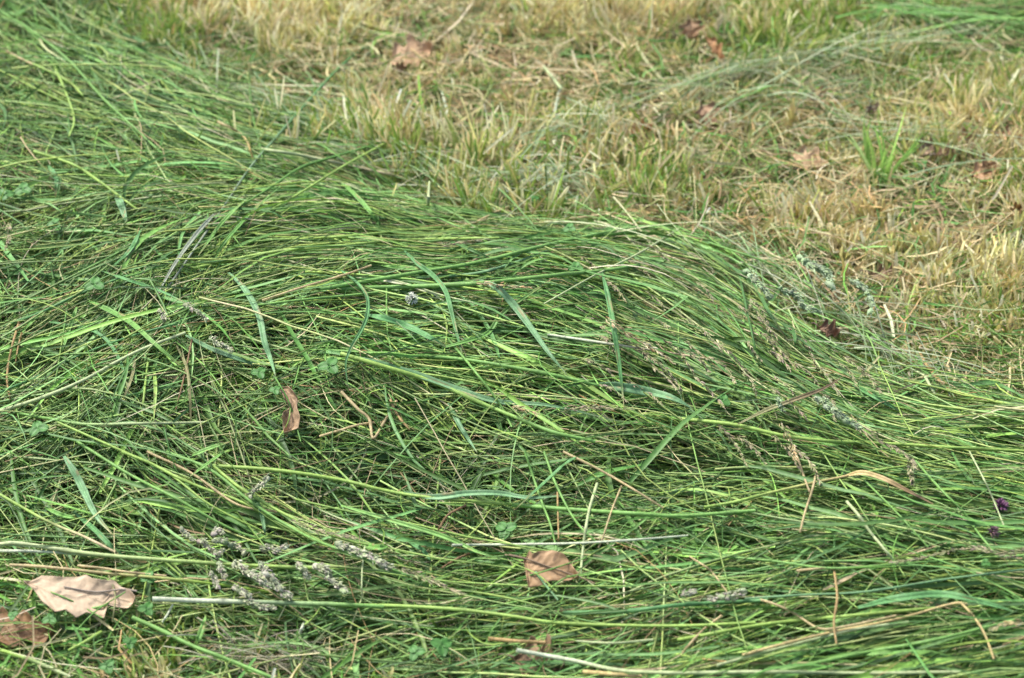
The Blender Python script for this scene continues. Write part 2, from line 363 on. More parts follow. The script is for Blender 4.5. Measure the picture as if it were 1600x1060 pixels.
# ------------------------------------------------------------------ stubble
stub = Batch(); 
def upright(batch, base, Hh, hw, C, lean, S=4, bend=.25, fold=.5, tip=.5):
    n = len(base); t = np.linspace(0, 1, S)
    az = rng.uniform(0, 2 * math.pi, n)
    P = np.zeros((n, S, 3))
    l0 = lean[:, :2]
    for i, tt in enumerate(t):
        P[:, i, :2] = base[:, :2] + l0 * (Hh * tt)[:, None] + np.stack([np.cos(az), np.sin(az)], 1) * (Hh * bend * tt * tt)[:, None]
        P[:, i, 2] = base[:, 2] + Hh * tt * (1 - .35 * bend * tt)
    W = hw[:, None] * (1 - (1 - tip) * t ** 2)[None]
    face = norm(np.column_stack([rng.normal(0, .7, n), -np.ones(n), rng.normal(.2, .3, n)]))
    batch.ribbon(P, W, C, None, fold, face[:, None, :])
nt_ = 7600
tq = place(nt_, lambda q: stubw(q) * np.clip(.5 + .6 * noise(q[:, 0], q[:, 1], 13, 7) + .25 * noise(q[:, 0], q[:, 1], 40, 1), .06, 1))
dr = np.clip(sample(tq[:, 0], tq[:, 1], 5) + .28 * noise(tq[:, 0], tq[:, 1], 7, 6), .05, 1)
k = rng.integers(4, 13, nt_); rep = np.repeat(np.arange(nt_), k); n = len(rep)
tl = rng.normal(0, .28, (nt_, 2)); th = rng.uniform(.028, .068, nt_) * np.clip(.85 + .4 * noise(tq[:, 0], tq[:, 1], 6, 2), .4, 1.2) * np.clip(.55 + (tq[:, 1] - 1.9) * .9, .5, 1); tcol = pick(P_STUB, nt_)
b = np.zeros((n, 3)); b[:, :2] = tq[rep] + rng.normal(0, .008, (n, 2)); b[:, 2] = np.maximum(surf(b[:, 0], b[:, 1]) - .045, 0) - .004
C = .5 * tcol[rep] + .5 * pick(P_STUB, n)
gr = rng.uniform(0, 1, n) > dr[rep] * 1.05 + .05
C = np.where(gr[:, None], pick(P_YG, n) * .85, C)
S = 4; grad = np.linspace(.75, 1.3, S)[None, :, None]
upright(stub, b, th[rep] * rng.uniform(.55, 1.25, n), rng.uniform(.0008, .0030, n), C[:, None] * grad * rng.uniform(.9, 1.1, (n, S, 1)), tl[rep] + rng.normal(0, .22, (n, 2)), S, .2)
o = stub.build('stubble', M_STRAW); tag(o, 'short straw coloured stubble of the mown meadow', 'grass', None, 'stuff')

# litter of chopped bits between the stubble
lit = Batch()
n = 19000; S = 4
q = place(n, lambda q: np.clip(stubw(q), .03, 1)); L = rng.uniform(.02, .11, n) * rng.uniform(.6, 1.3, n)
az = rng.uniform(0, math.pi * 2, n); el = rng.normal(.05, .28, n)
t = np.linspace(-.5, .5, S); kap = rng.normal(0, .7, n)
P = np.zeros((n, S, 3))
for i, tt in enumerate(t):
    a = az + kap * tt
    P[:, i, 0] = q[:, 0] + np.cos(a) * L * tt; P[:, i, 1] = q[:, 1] + np.sin(a) * L * tt
    P[:, i, 2] = np.maximum(surf(q[:, 0], q[:, 1]) - .035, 0) + rng.uniform(0, 1, 1) * 0 + L * tt * np.sin(el)
P[:, :, 2] += (rng.uniform(0, 1, n) ** 1.6 * .028)[:, None] + .001; P[..., 2] = np.maximum(P[..., 2], -.003)
dr = np.clip(sample(q[:, 0], q[:, 1], 5) + .3 * noise(q[:, 0], q[:, 1], 8, 6), .08, 1)
C = np.where((rng.uniform(0, 1, n) < dr * .85)[:, None], pick(P_DRY, n), pick(P_BLADE, n) * 1.05)
lit.ribbon(P, (rng.uniform(.0005, .0020, n))[:, None] * np.array([.8, 1, 1, .7]), C[:, None] * np.ones((1, S, 1)), rng.uniform(-1, 1, (n, 1)) * np.ones((1, S)))
n = 6000; q = place(n, lambda q: np.clip(stubw(q), .0, 1)); S = 6; t = np.linspace(-.5, .5, S); L = rng.uniform(.04, .15, n)
az = rng.uniform(0, math.pi * 2, n); kap = rng.normal(0, .8, n); P = np.zeros((n, S, 3))
for i, tt in enumerate(t):
    a = az + kap * tt; P[:, i, 0] = q[:, 0] + np.cos(a) * L * tt; P[:, i, 1] = q[:, 1] + np.sin(a) * L * tt
P[..., 2] = np.maximum(surf(q[:, 0], q[:, 1]) - .03, 0)[:, None] + (rng.uniform(.006, .036, n))[:, None] + rng.normal(0, .16, (n, 1)) * L[:, None] * t; P[..., 2] = np.maximum(P[..., 2], .002)
C = np.where(rng.uniform(0, 1, (n, 1)) < .6, pick(P_DRY, n), pick(pal([(.28,.36,.14),(.34,.40,.20),(.20,.32,.08),(.38,.38,.20)]), n))
lit.ribbon(P, rng.uniform(.0003, .0011, n)[:, None] * np.linspace(1, .6, S), C[:, None] * np.ones((1, S, 1)), rng.uniform(-1, 1, (n, 1)) * np.ones((1, S)))
o = lit.build('grass_litter', M_STRAW); tag(o, 'chopped dry and green clippings scattered between the stubble', 'litter', None, 'stuff')

# short living grass pushing up through everything
reg = Batch(); n = 15000; S = 5
q = place(n, lambda q: np.clip(.35 + .65 * (1 - sample(q[:, 0], q[:, 1], 5) + .35 * noise(q[:, 0], q[:, 1], 9, 7)), 0, 1) * np.clip(1.1 - .93 * cover(q) * np.clip(surf(q[:, 0], q[:, 1]) / .08, 0, 1), 0, 1))
b = np.column_stack([q, np.maximum(surf(q[:, 0], q[:, 1]) - .04, 0)])
upright(reg, b, rng.uniform(.018, .06, n), rng.uniform(.0004, .0014, n), (np.where(rng.uniform(0, 1, (n, 1)) < .7, pick(P_YG, n) * .9, pick(P_BLADE, n)))[:, None] * np.ones((1, S, 1)), rng.normal(0, .5, (n, 2)), S, .8, .4, .1)
o = reg.build('short_grass', M_GRASS); tag(o, 'short green living blades sprouting between stubble and cut stems', 'grass', None, 'stuff')

# ------------------------------------------------------------------ traced single stems and blades
def spline(pts, n):
    p = np.array(pts, float); 
    if len(p) == 2: p = np.array([p[0], (p[0] + p[1]) / 2 + np.array([0, -1.0]), p[1]])
    e = np.concatenate([[2 * p[0] - p[1]], p, [2 * p[-1] - p[-2]]]); m = len(p) - 1
    out = []
    for u in np.linspace(0, m - 1e-6, n):
        i = int(u); t = u - i; a, b_, c_, d = e[i:i + 4]
        out.append(.5 * (2 * b_ + (c_ - a) * t + (2 * a - 5 * b_ + 4 * c_ - d) * t * t + (3 * b_ - a - 3 * c_ + d) * t ** 3))
    return np.array(out)
COL = dict(yg=(.27,.43,.07), g=(.13,.31,.05), bg=(.10,.27,.08), pale=(.40,.48,.22), white=(.50,.56,.38), straw=(.56,.46,.25), tan=(.46,.33,.15), gold=(.50,.39,.15),
           dg=(.07,.18,.04), olive=(.22,.22,.09), grey=(.27,.31,.22), blue=(.15,.31,.13), mg=(.17,.36,.07), brown=(.26,.17,.09))
def hero(kind, col, wpx, pts, label, lift=.012, col2=None, group=None, name=None):
    n = 28; pts = [np.array(p, float) for p in pts]
    pp = spline(pts, n); te = np.linspace(0, 1, n); onst = 'stubble' in label or 'top right' in label
    sink = 0 if ('cut' in label or 'leaf lying' in label) else (.010 if kind == 's' else .016)
    endf = np.exp(-te / .10) * rng.choice([.3, 1]) + np.exp(-(1 - te) / .10) * rng.choice([.3, 1])
    lf = lift * (.45 if onst else .85) + .003 * np.sin(te * 9 + rng.uniform(0, 6)) - sink * endf
    P = at(pp[:, 0], pp[:, 1], lf)
    z = P[:, 2].copy()
    ker = np.array([1, 2, 3, 2, 1]) / 9.0                        # stiff: ride over small bumps
    D = np.linalg.norm(P - np.array([0, 0, CAMZ]), axis=1); Dp = np.pad(D, 2, mode='edge'); D2 = np.convolve(Dp, ker, 'valid')
    P = np.array([0, 0, CAMZ]) + (P - np.array([0, 0, CAMZ])) * (D2 / D)[:, None]
    W = wpx * px2m(P) / 2; t = np.linspace(0, 1, n)
    c1 = np.array(COL[col]); c2 = np.array(COL[col2 or col]); mixf = np.clip((t - .3) / .5, 0, 1)[:, None]
    C = (c1 * (1 - mixf) + c2 * mixf) * (1 + .07 * rng.normal(0, 1, (n, 1)))
    bt = Batch()
    if kind == 's':
        W = W * np.linspace(1.05, .8, n); node = rng.uniform(.25, .6)
        for q_ in (node, node + .35):
            bump = np.exp(-((t - q_) / .018) ** 2); W = W * (1 + .35 * bump); C = C * (1 - .3 * bump[:, None])
        bt.tube(P[None], W[None], C[None], 7); mat = M_STRAW if col in ('straw', 'tan', 'brown') else M_GRASS
        o = bt.build(name or ('straw' if col in ('straw', 'tan', 'gold', 'brown') else 'grass_stalk'), mat, None, P[n // 2])
        tag(o, label, 'stem' if col not in ('straw', 'tan', 'gold', 'brown') else 'straw', group or 'long stems lying across the pile')
    else:
        wpx *= .85; W = W * .85
        prof = (1 + .07 * np.sin(t * 31 + rng.uniform(0, 6)) * np.sin(t * 13)) * np.minimum(1, .35 + t * 3) * (1 - np.clip((t - .45) / .55, 0, 1) ** 1.8) + .05
        W = W * prof
        # wide blade: five points across with a groove at the midrib and fine ribs
        T = norm(np.gradient(P, axis=0)); toward = norm(np.array([0, 0, CAMZ]) - P); nrm0 = norm(np.array([0, -.35, 1.0]) * .7 + toward * .3)
        side = norm(np.cross(T, nrm0)); nr = np.cross(side, T)
        tw = rng.normal(0, .2) + rng.normal(0, .35) * np.sin(t * 3 + rng.uniform(0, 3))
        cs, sn = np.cos(tw)[:, None], np.sin(tw)[:, None]; side, nr = side * cs + nr * sn, nr * cs - side * sn
        vs = np.array([-1, -.6, -.1, 0, .1, .6, 1.0]); hh = np.array([.28, .12, .02, -.1, .02, .12, .28])
        cc = np.array([.9, 1.0, .96, 1.4, .96, 1.06, .88])
        G = P[:, None] + side[:, None] * (vs[:, None] * W[:, None, None]) + nr[:, None] * (hh[:, None] * W[:, None, None])
        CC = C[:, None] * cc[None, :, None] * (1 + .10 * rng.normal(0, 1, (1, 7, 1)))
        yl = np.clip((t - rng.uniform(.72, .95)) / .2, 0, 1)[:, None, None]; CC = CC * (1 - yl) + np.array([.40, .34, .14]) * yl      # yellowed tip
        for _ in range(rng.integers(1, 4)):
            i0 = rng.integers(2, n - 2); j0 = rng.integers(0, 6); CC[i0:i0 + 2, j0:j0 + 2] = CC[i0:i0 + 2, j0:j0 + 2] * .4 + np.array([.3, .2, .08]) * .6
        bt.grid(G[None], CC[None]); o = bt.build(name or 'grass_leaf', M_GRASS, None, P[n // 2])
        md = o.modifiers.new('leaf thickness', 'SOLIDIFY'); md.thickness = .0003
        tag(o, label, 'blade', group or 'broad blades lying on the pile')
    return o
H = [
 # upper left
 ('s','yg',5,[(53,237),(113,257),(150,280),(180,302),(213,327)],'bright yellow-green kinked stem ending at a hanging pale blade, upper left of the pile'),
 ('b','blue',13,[(181,300),(190,322),(199,352)],'short pale blue-green blade hanging from the kinked yellow-green stem'),
 ('s','mg',4,[(0,17),(55,52),(110,97),(160,153),(213,203),(253,240)],'long green stem falling diagonally from the top left corner'),
 ('s','yg',4,[(0,80),(60,104),(110,130),(130,150)],'yellow-green stem from the left edge just under the corner diagonal'),
 ('s','bg',4,[(590,58),(533,103),(487,152),(433,213),(390,263),(345,330),(300,395),(262,450)],'long dark stem rising steeply to the right over the edge into the stubble',.03,'grey'),
 ('s','g',3,[(387,87),(393,167),(402,210),(410,247)],'thin upright green stem standing before the upper stubble edge'),
 ('s','g',4,[(600,222),(533,242),(470,262),(420,295),(330,352),(280,400)],'dark green stem rising right beside the steep dark stem',.02),
 ('s','yg',4,[(620,215),(540,258),(467,303),(383,352)],'bright stem rising right, the lower of the pair crossing the upper pile',.022),
 ('s','mg',4,[(293,108),(360,100),(443,87)],'green stem poking almost level into the straw stubble at upper left'),
 ('s','pale',5,[(402,232),(470,243),(560,262),(640,280)],'pale straw-green thick stem on the upper ridge sloping gently right',.015,'straw'),
 ('s','pale',4,[(260,195),(360,208),(450,215),(600,224),(690,218)],'long pale stem lying level out into the stubble from the upper pile',.014),
 ('s','mg',4,[(310,178),(400,190),(500,206),(640,215)],'thin mid-green level stem just above the long pale level one',.012),
 ('b','dg',10,[(195,55),(225,66),(270,74)],'dark green broad blade at the top of the upper left pile edge'),
 ('b','g',9,[(10,20),(30,20),(60,2)],'wide green blade cut by the top left corner of the picture'),
 ('s','yg',4,[(86,106),(103,145),(116,186),(108,214)],'bent yellow-green stem hooked downwards in the upper left pile'),
 ('s','straw',4,[(10,80),(45,98),(80,112)],'short tan straw near the left edge in the upper pile'),
 ('b','bg',8,[(75,258),(88,280),(86,310)],'small curled blue-green leaf blade at the left of the upper pile'),
 ('s','straw',4,[(340,190),(380,213),(396,250)],'short golden bent stem where upper pile meets the dark diagonal stem',.015,'gold'),
 # left middle
 ('s','pale',6,[(0,643),(70,620),(133,593),(213,550),(290,520)],'pale yellow thick stem rising right from the left edge, lowest of its pair',.02),
 ('s','bg',4,[(0,613),(60,588),(123,556),(213,523),(300,500)],'blue-green stem rising right just above the pale yellow thick one',.016),
 ('s','bg',4,[(0,512),(60,490),(130,457),(200,430)],'dark green stem rising right beneath the left clump of clover'),
 ('b','g',10,[(137,470),(170,485),(205,505),(245,540),(302,588)],'thick leaf sheath lying diagonally across the left middle of the pile',.022,'mg'),
 ('b','bg',7,[(157,423),(200,438),(250,455),(292,474)],'narrow blue-green blade above the thick leaf sheath'),
 ('b','blue',11,[(357,426),(382,452),(404,492),(413,533),(424,565),(431,590)],'long arched blue-green blade curving downwards at left of centre',.03),
 ('b','blue',8,[(290,524),(330,545),(387,566),(420,574)],'straight blue-green blade beside the small pale seed head at left'),
 ('b','bg',7,[(75,503),(130,512),(165,530),(190,570),(205,630)],'drooping blue-green blade arching over the left clover leaves',.018),
 ('s','mg',5,[(27,646),(80,655),(133,663),(220,662),(333,660)],'level green stem with a pale cut end above the diagonal fan of stems',.018,'pale'),
 ('s','straw',4,[(410,470),(470,450),(540,429),(580,415)],'straight straw rising right across the level green stems',.02),
 ('s','tan',4,[(30,503),(18,545),(11,590),(16,625)],'tan curved straw at the far left edge',.02),
 ('s','tan',3,[(34,520),(28,545),(24,570)],'short brown straw beside the curved tan straw at far left',.02),
 ('b','mg',7,[(120,480),(110,510),(95,555)],'bright green upright blade bundle at left of the pile'),
 ('b','bg',8,[(220,360),(200,395),(160,430)],'green blade falling to the left of the upper middle bundle',.018),
 ('b','grey',7,[(345,325),(310,362),(275,410),(240,470)],'grey dead blade under the steep dark stem',.02),
 ('b','mg',7,[(400,300),(350,345),(310,400)],'green blade rising right within the steep bundle left of centre',.024),
 ('b','g',6,[(440,290),(395,330),(350,380),(330,410)],'second green blade of the steep bundle, nearer the centre',.024),
 ('b','olive',6,[(212,556),(206,590),(190,630)],'olive narrow blade hanging from the crossing of the left stems',.02),
 ('b','olive',7,[(276,540),(292,575),(297,620),(298,665)],'long olive blade hanging down in the fan below the leaf sheath',.024),
 ('b','yg',6,[(240,570),(243,610),(240,660)],'yellow-green upright blade in the fan below the leaf sheath',.018),
 ('s','yg',4,[(232,560),(226,610),(222,650)],'yellow-green stem hanging beside the yellow-green fan blade',.018),
 ('s','brown',3,[(300,530),(290,580),(275,640)],'thin brown dead stem hanging through the fan of blades',.022),
 # centre
 ('s','mg',7,[(533,451),(640,448),(746,443),(850,432),(943,423),(1000,414)],'thick level green stem crossing above the broad arched blade',.024),
 ('s','mg',6,[(500,452),(646,427),(746,410),(846,385),(933,366),(1000,355),(1048,352)],'long green stem rising gently to the crest at right of centre',.022),
 ('s','yg',5,[(300,420),(420,395),(533,384),(640,375),(780,372)],'bright level stem near the crest, left of centre',.016),
 ('s','yg',5,[(420,372),(533,370),(660,358),(760,352)],'bright yellow-green stem along the very crest of the pile',.014),
 ('s','mg',4,[(380,480),(460,470),(560,460),(620,453)],'green stem rising softly to meet the thick level stem',.02),
 ('s','straw',4,[(740,350),(770,334),(795,323)],'short pale straw sticking up over the crest of the pile',.02),
 ('s','straw',4,[(830,350),(900,341),(962,333)],'long thin tan straw poking right over the crest',.02),
 ('b','blue',13,[(750,438),(776,450),(800,474),(826,508),(856,550),(888,588)],'broad blue-green arched blade in the centre of the pile',.034),
 ('b','bg',9,[(941,426),(950,465),(960,520),(969,580),(975,636)],'straight pointed blue-green blade standing nearly vertical right of centre',.034),
 ('b','g',8,[(524,277),(560,310),(585,340),(602,362)],'blade falling over the crest, left of centre',.02),
 ('b','bg',8,[(632,392),(652,412),(676,430),(696,455),(706,490),(716,530),(726,568)],'bent blade falling past the centre from under the crest stems',.026),
 ('b','bg',14,[(570,492),(600,498),(640,512),(672,528),(702,545)],'wide flat blue-green blade pointing down right at left of centre',.026),
 ('b','g',8,[(690,544),(730,533),(763,520),(785,490),(830,458),(868,432)],'bent green blade crossing behind the broad arched blade',.022),
 ('b','blue',11,[(543,556),(590,567),(650,585),(720,610),(780,628),(860,634),(983,662)],'very long blue-green blade sweeping right through the centre',.024),
 ('s','yg',7,[(533,553),(600,573),(676,597),(766,636),(820,658),(866,676),(930,690)],'thick bright yellow-green stem running down right through the centre',.026,'mg'),
 ('b','blue',16,[(928,602),(965,604),(1010,612),(1050,622),(1085,640)],'wide pale blue-green blade end right of centre',.026),
 ('s','mg',6,[(655,556),(733,563),(850,583),(940,604),(1010,625)],'green stem running just above the long blue-green centre blade',.022),
 ('b','bg',7,[(533,423),(556,440),(573,463),(574,490),(566,513),(548,545),(540,570),(545,610)],'thin curling blade shaped like a bow left of centre',.032),
 ('b','blue',9,[(700,630),(720,668),(746,708)],'short blue-green blade pointing down below the centre',.024),
 ('s','yg',3,[(710,623),(750,660),(816,686),(850,700)],'thin kinked yellow stem beneath the centre',.02),
 ('s','white',4,[(855,523),(930,534),(1010,546),(1100,560)],'white dry stem lying across the middle right of the pile',.022,'straw'),
 ('s','pale',3,[(560,424),(640,445),(700,464),(800,486)],'thin pale stem crossing under the thick level green stem',.018),
 ('s','pale',3,[(1060,358),(1000,395),(930,430),(850,475)],'thin pale stem rising right to the crest at upper right',.026),
 ('s','blue',5,[(650,435),(740,428),(800,412),(866,388)],'blue-green stem dipping under the long crest stem',.018),
 ('b','dg',6,[(684,370),(730,388),(790,415)],'dark blue-green narrow blade near the crest, above centre',.02),
 ('s','straw',5,[(533,612),(560,640),(577,655),(583,685),(600,660),(620,626)],'dead straw bent into a V left of centre',.02),
 ('s','straw',4,[(500,682),(533,672),(565,663),(600,660)],'pale short straw leading to the bent dead straw',.018),
 ('s','tan',4,[(610,625),(622,650),(640,672)],'curled brown straw right of the bent dead straw',.02),
 ('s','yg',4,[(605,560),(640,580),(700,590),(800,610)],'slim yellow-green stem left behind the long centre blade',.02),
 ('s','mg',4,[(700,530),(740,578),(780,630),(800,668)],'thin green stem falling steeply under the centre of the pile',.028),
 ('b','g',7,[(596,415),(640,420),(700,415)],'green flat blade in the level stems left of centre',.018),
 ('b','dg',7,[(1130,410),(1175,440),(1200,485),(1235,540)],'dark green curved blade on the upper right slope',.022),
 ('s','dg',4,[(1156,434),(1168,490),(1180,545)],'dark upright stem standing in the upper right slope',.026),
 ('b','dg',7,[(1222,505),(1240,520),(1243,548)],'short dark green hooked blade on the right slope',.026),
 ('s','mg',3,[(1060,362),(1130,385),(1200,440),(1290,490),(1400,540)],'very thin green stem arching over the upper right slope',.02),
 ('s','mg',3,[(1110,380),(1220,420),(1310,480),(1390,545)],'second thin green stem arching over the upper right slope',.026),
 ('b','olive',8,[(1153,663),(1200,640),(1240,625),(1285,608),(1318,588)],'olive brown blade rising right over the slope panicles',.036,'brown'),
 ('b','mg',9,[(1160,500),(1200,530),(1240,560)],'bright green blade on the right slope',.02),
 ('s','pale',5,[(1446,590),(1456,608),(1467,627)],'short pale cut stem lying at the right edge of the pile',.014),
 ('s','pale',4,[(1345,552),(1400,566),(1450,590)],'thin pale stem leading to the short pale cut stem',.014),
 ('s','yg',6,[(1066,655),(1150,664),(1220,680),(1300,690),(1400,694),(1500,700),(1600,705)],'long bright green stem lying level along the right side',.02),
 ('b','bg',7,[(1330,600),(1375,625),(1420,650)],'blue-green blade lying on the right end of the slope',.018),
 # right lower
 ('s','yg',5,[(1100,793),(1150,784),(1200,771),(1260,757),(1313,746),(1340,740)],'bright yellow-green stem rising to a tan bend at lower right',.026,'gold'),
 ('b','gold',9,[(1315,746),(1346,739),(1380,748),(1420,768),(1466,792)],'tan withered blade bending down right from the bright stem tip',.028,'brown'),
 ('s','yg',4,[(1313,746),(1370,735),(1430,726),(1480,718)],'thin yellow-green stem continuing right past the withered blade',.024),
 ('s','pale',5,[(1323,784),(1342,806),(1360,832),(1380,856),(1396,876)],'pale ridged stem falling steeply in the lower right',.026),
 ('s','straw',4,[(1276,738),(1268,770),(1258,800),(1250,832)],'upright straw at right above the level stems',.03),
 ('s','straw',4,[(1243,706),(1256,745),(1268,776)],'thin straw crossing the upright straw at right',.028),
 ('s','mg',3,[(1350,750),(1400,800),(1450,855)],'thin green stem falling right beside the pale ridged stem',.026),
 ('s','mg',4,[(1430,720),(1470,765),(1505,800),(1530,835),(1560,870)],'thin green stem curving down towards the level seed spike',.028),
 ('s','pale',3,[(1515,706),(1545,765),(1570,825)],'thin grey-white stem crossing above the purple flowers',.034),
 ('b','bg',15,[(1340,950),(1400,936),(1470,929),(1530,940),(1590,957)],'wide dark green blade arching at the right end of the foreground',.026),
 ('s','gold',5,[(1160,1024),(1210,1010),(1300,988),(1400,968),(1486,944),(1510,944)],'thick golden stem rising gently in the lower right foreground',.022),
 ('s','gold',4,[(1503,944),(1520,962),(1538,990),(1553,1030)],'golden bent stem end hanging down at lower right',.026),
 ('s','straw',4,[(1176,934),(1210,944),(1240,958),(1280,982),(1320,979),(1400,962)],'thin straw curving in a bow above the golden stem',.026),
 ('s','tan',4,[(1303,888),(1308,933),(1303,973),(1307,1006)],'thin upright tan stem crossing the level foreground stems',.03),
 ('s','straw',4,[(1245,892),(1275,889),(1303,888),(1400,886)],'short pale straw lying level over the lower right grass',.026,'mg'),
 ('s','yg',6,[(1060,1000),(1200,975),(1330,962),(1460,950)],'pale yellow-green stem above the golden foreground stem',.02),
 ('s','pale',5,[(1120,1040),(1200,1018),(1330,985),(1420,972)],'pale stem just beneath the golden foreground stem',.02),
 ('s','mg',6,[(1220,1048),(1350,1020),(1460,1000),(1600,965)],'green foreground stem rising to the right edge',.02),
 ('s','pale',6,[(1066,1052),(1200,1050),(1350,1052),(1500,1050)],'pale level stem along the bottom right edge',.02),
 ('s','mg',4,[(1066,865),(1200,876),(1300,888),(1420,880),(1600,868)],'slim level stem beneath the lower right tangle',.022),
 ('s','blue',4,[(1164,936),(1250,930),(1350,925),(1480,905),(1600,890)],'pale blue-green level stem carrying the grey head in the foreground',.024),
 ('s','straw',3,[(1078,870),(1110,892),(1136,925)],'thin curved straw falling onto the grey seed head in the foreground',.03),
 ('s','straw',4,[(1128,962),(1098,985),(1066,1020)],'short straw falling left beneath the grey seed head',.02),
 # lower centre
 ('s','yg',6,[(333,728),(433,735),(532,750),(590,764),(650,775),(740,783),(816,790)],'long bright stem crossing the hollow from the left',.03),
 ('s','mg',7,[(800,789),(900,797),(1000,803),(1066,806),(1180,798)],'green right half stem lying across the hollow',.03),
 ('b','blue',11,[(630,770),(680,777),(730,771),(780,771),(830,778),(900,772)],'blue-green ribbon blade lying on the long bright stem',.036),
 ('b','bg',8,[(900,714),(880,728),(850,755),(806,795)],'bent green blade rising right from the hollow stems',.036),
 ('b','mg',8,[(533,790),(600,810),(683,835),(720,850),(745,862),(790,876)],'bright green sheathed stem ending beside the brown leaf',.026),
 ('s','white',4,[(706,852),(800,851),(900,849),(1000,843),(1075,837)],'thin whitish stem lying level above the brown leaf',.028),
 ('s','straw',4,[(880,706),(940,736),(990,765),(1036,794)],'long pale straw falling right into the hollow',.034),
 ('s','pale',5,[(933,756),(920,800),(912,850),(908,888)],'nearly upright pale stem right of the brown leaf',.03),
 ('s','straw',3,[(971,760),(955,800),(942,840),(935,856)],'second upright straw right of the brown leaf',.03),
 ('s','tan',3,[(871,770),(872,810),(873,850)],'thin upright brown stem above the brown leaf',.03),
 ('s','brown',4,[(740,863),(715,873),(690,888)],'short brown stick left of the brown leaf',.02),
 ('s','brown',4,[(728,790),(700,805),(685,828)],'curved dark brown stem in the hollow',.028),
 ('s','blue',4,[(830,885),(845,905),(872,938)],'pale stem lying across the brown leaf and down',.03),
 ('s','mg',4,[(850,706),(870,760),(900,815),(935,850)],'thin stem falling steeply across the hollow',.034),
 ('s','yg',6,[(533,946),(620,947),(720,953),(800,963),(866,973),(960,977),(1066,978),(1180,973)],'long yellow-green foreground stem continuing right below the brown leaf',.026),
 ('s','white',8,[(238,936),(290,938),(360,940),(440,942),(540,945),(600,948)],'thick whitish stem with a cut end right of the big pale leaf',.03,'mg'),
 ('s','white',7,[(807,1016),(850,1024),(900,1033),(970,1048),(1066,1052)],'whitish cut stem at bottom centre',.026,'pale'),
 ('s','tan',6,[(763,998),(810,1002),(853,1004)],'short tan flat stem above the whitish cut stem',.02),
 ('s','gold',7,[(912,1050),(960,1054),(1003,1057)],'short golden straw at the bottom edge',.026),
 ('b','bg',9,[(640,848),(660,860),(676,880)],'small green blade in the lower left hollow',.02),
 ('b','g',12,[(560,850),(590,856),(612,852)],'dark broad leaf blade above the seed heads',.018),
 ('s','pale',3,[(570,855),(566,890),(565,940)],'thin pale upright stem behind the seed heads',.03),
 ('s','mg',4,[(820,706),(845,780),(860,820),(870,860)],'thin stem slanting above the brown leaf',.034),
 ('s','pale',4,[(1020,1000),(960,1005),(900,1002)],'curved pale stem in the bottom foreground',.026),
 ('s','bg',7,[(880,958),(980,955),(1066,945),(1200,938)],'dark blue-green stem lying level beneath the grey seed head',.024),
 # lower left
 ('s','pale',7,[(0,851),(27,849),(90,858),(167,868),(300,878),(400,884),(530,889)],'pale long foreground stem from the left edge, uppermost of three',.03,'yg'),
 ('s','white',5,[(0,861),(60,862),(150,868),(230,874)],'whitish stem under the uppermost foreground stem',.026,'mg'),
 ('s','straw',5,[(15,883),(70,886),(167,896),(250,903),(330,912),(420,925)],'straw tipped stem from the left, just above the big pale leaf',.03,'yg'),
 ('s','straw',4,[(122,884),(160,888),(200,894),(260,900)],'short pale straw above the right end of the big pale leaf',.034),
 ('s','yg',5,[(0,773),(40,796),(83,819),(130,838),(180,863)],'yellow stem falling right from the left edge',.028,'straw'),
 ('s','mg',7,[(207,965),(250,984),(300,1009),(360,1032),(423,1058)],'green foreground stem falling to the bottom edge',.028),
 ('s','yg',7,[(0,1016),(50,1032),(110,1058)],'bright stem crossing the bottom left corner',.03,'pale'),
 ('b','blue',13,[(100,713),(116,738),(130,765),(150,805),(178,838)],'broad blue-green blade falling through the lower left stems',.03),
 ('b','bg',9,[(115,800),(150,830),(175,855),(196,870)],'green blade falling beside the broad blue-green one at lower left',.024),
 ('b','g',8,[(70,793),(100,806),(130,810)],'short green blade at lower left edge of the pile',.02),
 ('s','yg',5,[(190,706),(235,724),(277,746),(320,764),(367,780),(450,820),(532,860)],'long yellow-green diagonal stem in the lower left fan',.026),
 ('s','mg',5,[(120,690),(200,740),(277,780),(360,826),(430,850)],'green diagonal stem in the middle of the lower left fan',.024),
 ('s','yg',4,[(90,660),(180,700),(260,738),(330,790),(420,835)],'upper yellow-green diagonal stem of the lower left fan',.024),
 ('s','mg',5,[(260,706),(330,735),(400,790),(480,838),(560,870),(640,900)],'long curved green stem passing over the seed heads',.034),
 ('s','yg',5,[(333,728),(372,760),(420,790),(500,830),(560,850)],'bright stem leaving the kink above the small upright seed head',.03),
 ('s','straw',4,[(230,706),(300,740),(370,788),(433,800)],'pinkish pale stem among the lower left diagonals',.028),
 ('b','mg',8,[(300,712),(330,700),(360,690)],'green blade across the top of the lower left fan',.026),
 ('b','mg',6,[(350,706),(320,728),(296,745)],'short green blade crossing the diagonals at lower left',.034),
 ('b','blue',8,[(404,786),(410,810),(415,838)],'narrow blue-green blade hanging above the seed heads',.032),
 ('b','g',8,[(87,985),(92,960),(105,950),(125,958)],'green blade curling over the lower edge of the big pale leaf',.022),
 ('s','yg',6,[(158,988),(130,1005),(108,1016)],'thick yellow-green stub below the big pale leaf',.024),
 ('s','mg',4,[(180,943),(130,952),(60,945)],'thin green blade lying over the big pale leaf',.03),
 ('b','mg',10,[(305,1010),(315,985),(322,960)],'upright bright green blade at bottom left of centre',.03),
 ('s','white',4,[(254,972),(262,960),(270,945)],'small white stub near the cut end of the whitish stem',.02),
 ('s','white',5,[(468,992),(476,972)],'small white stub at bottom left of centre',.02),
 ('s','yg',4,[(472,980),(490,965),(504,945)],'yellow-green stub joined to the small white one',.02),
 # top right
 ('s','pale',4,[(1309,177),(1400,198),(1500,220),(1600,242)],'long straight pale stem lying on the stubble at upper right',.04),
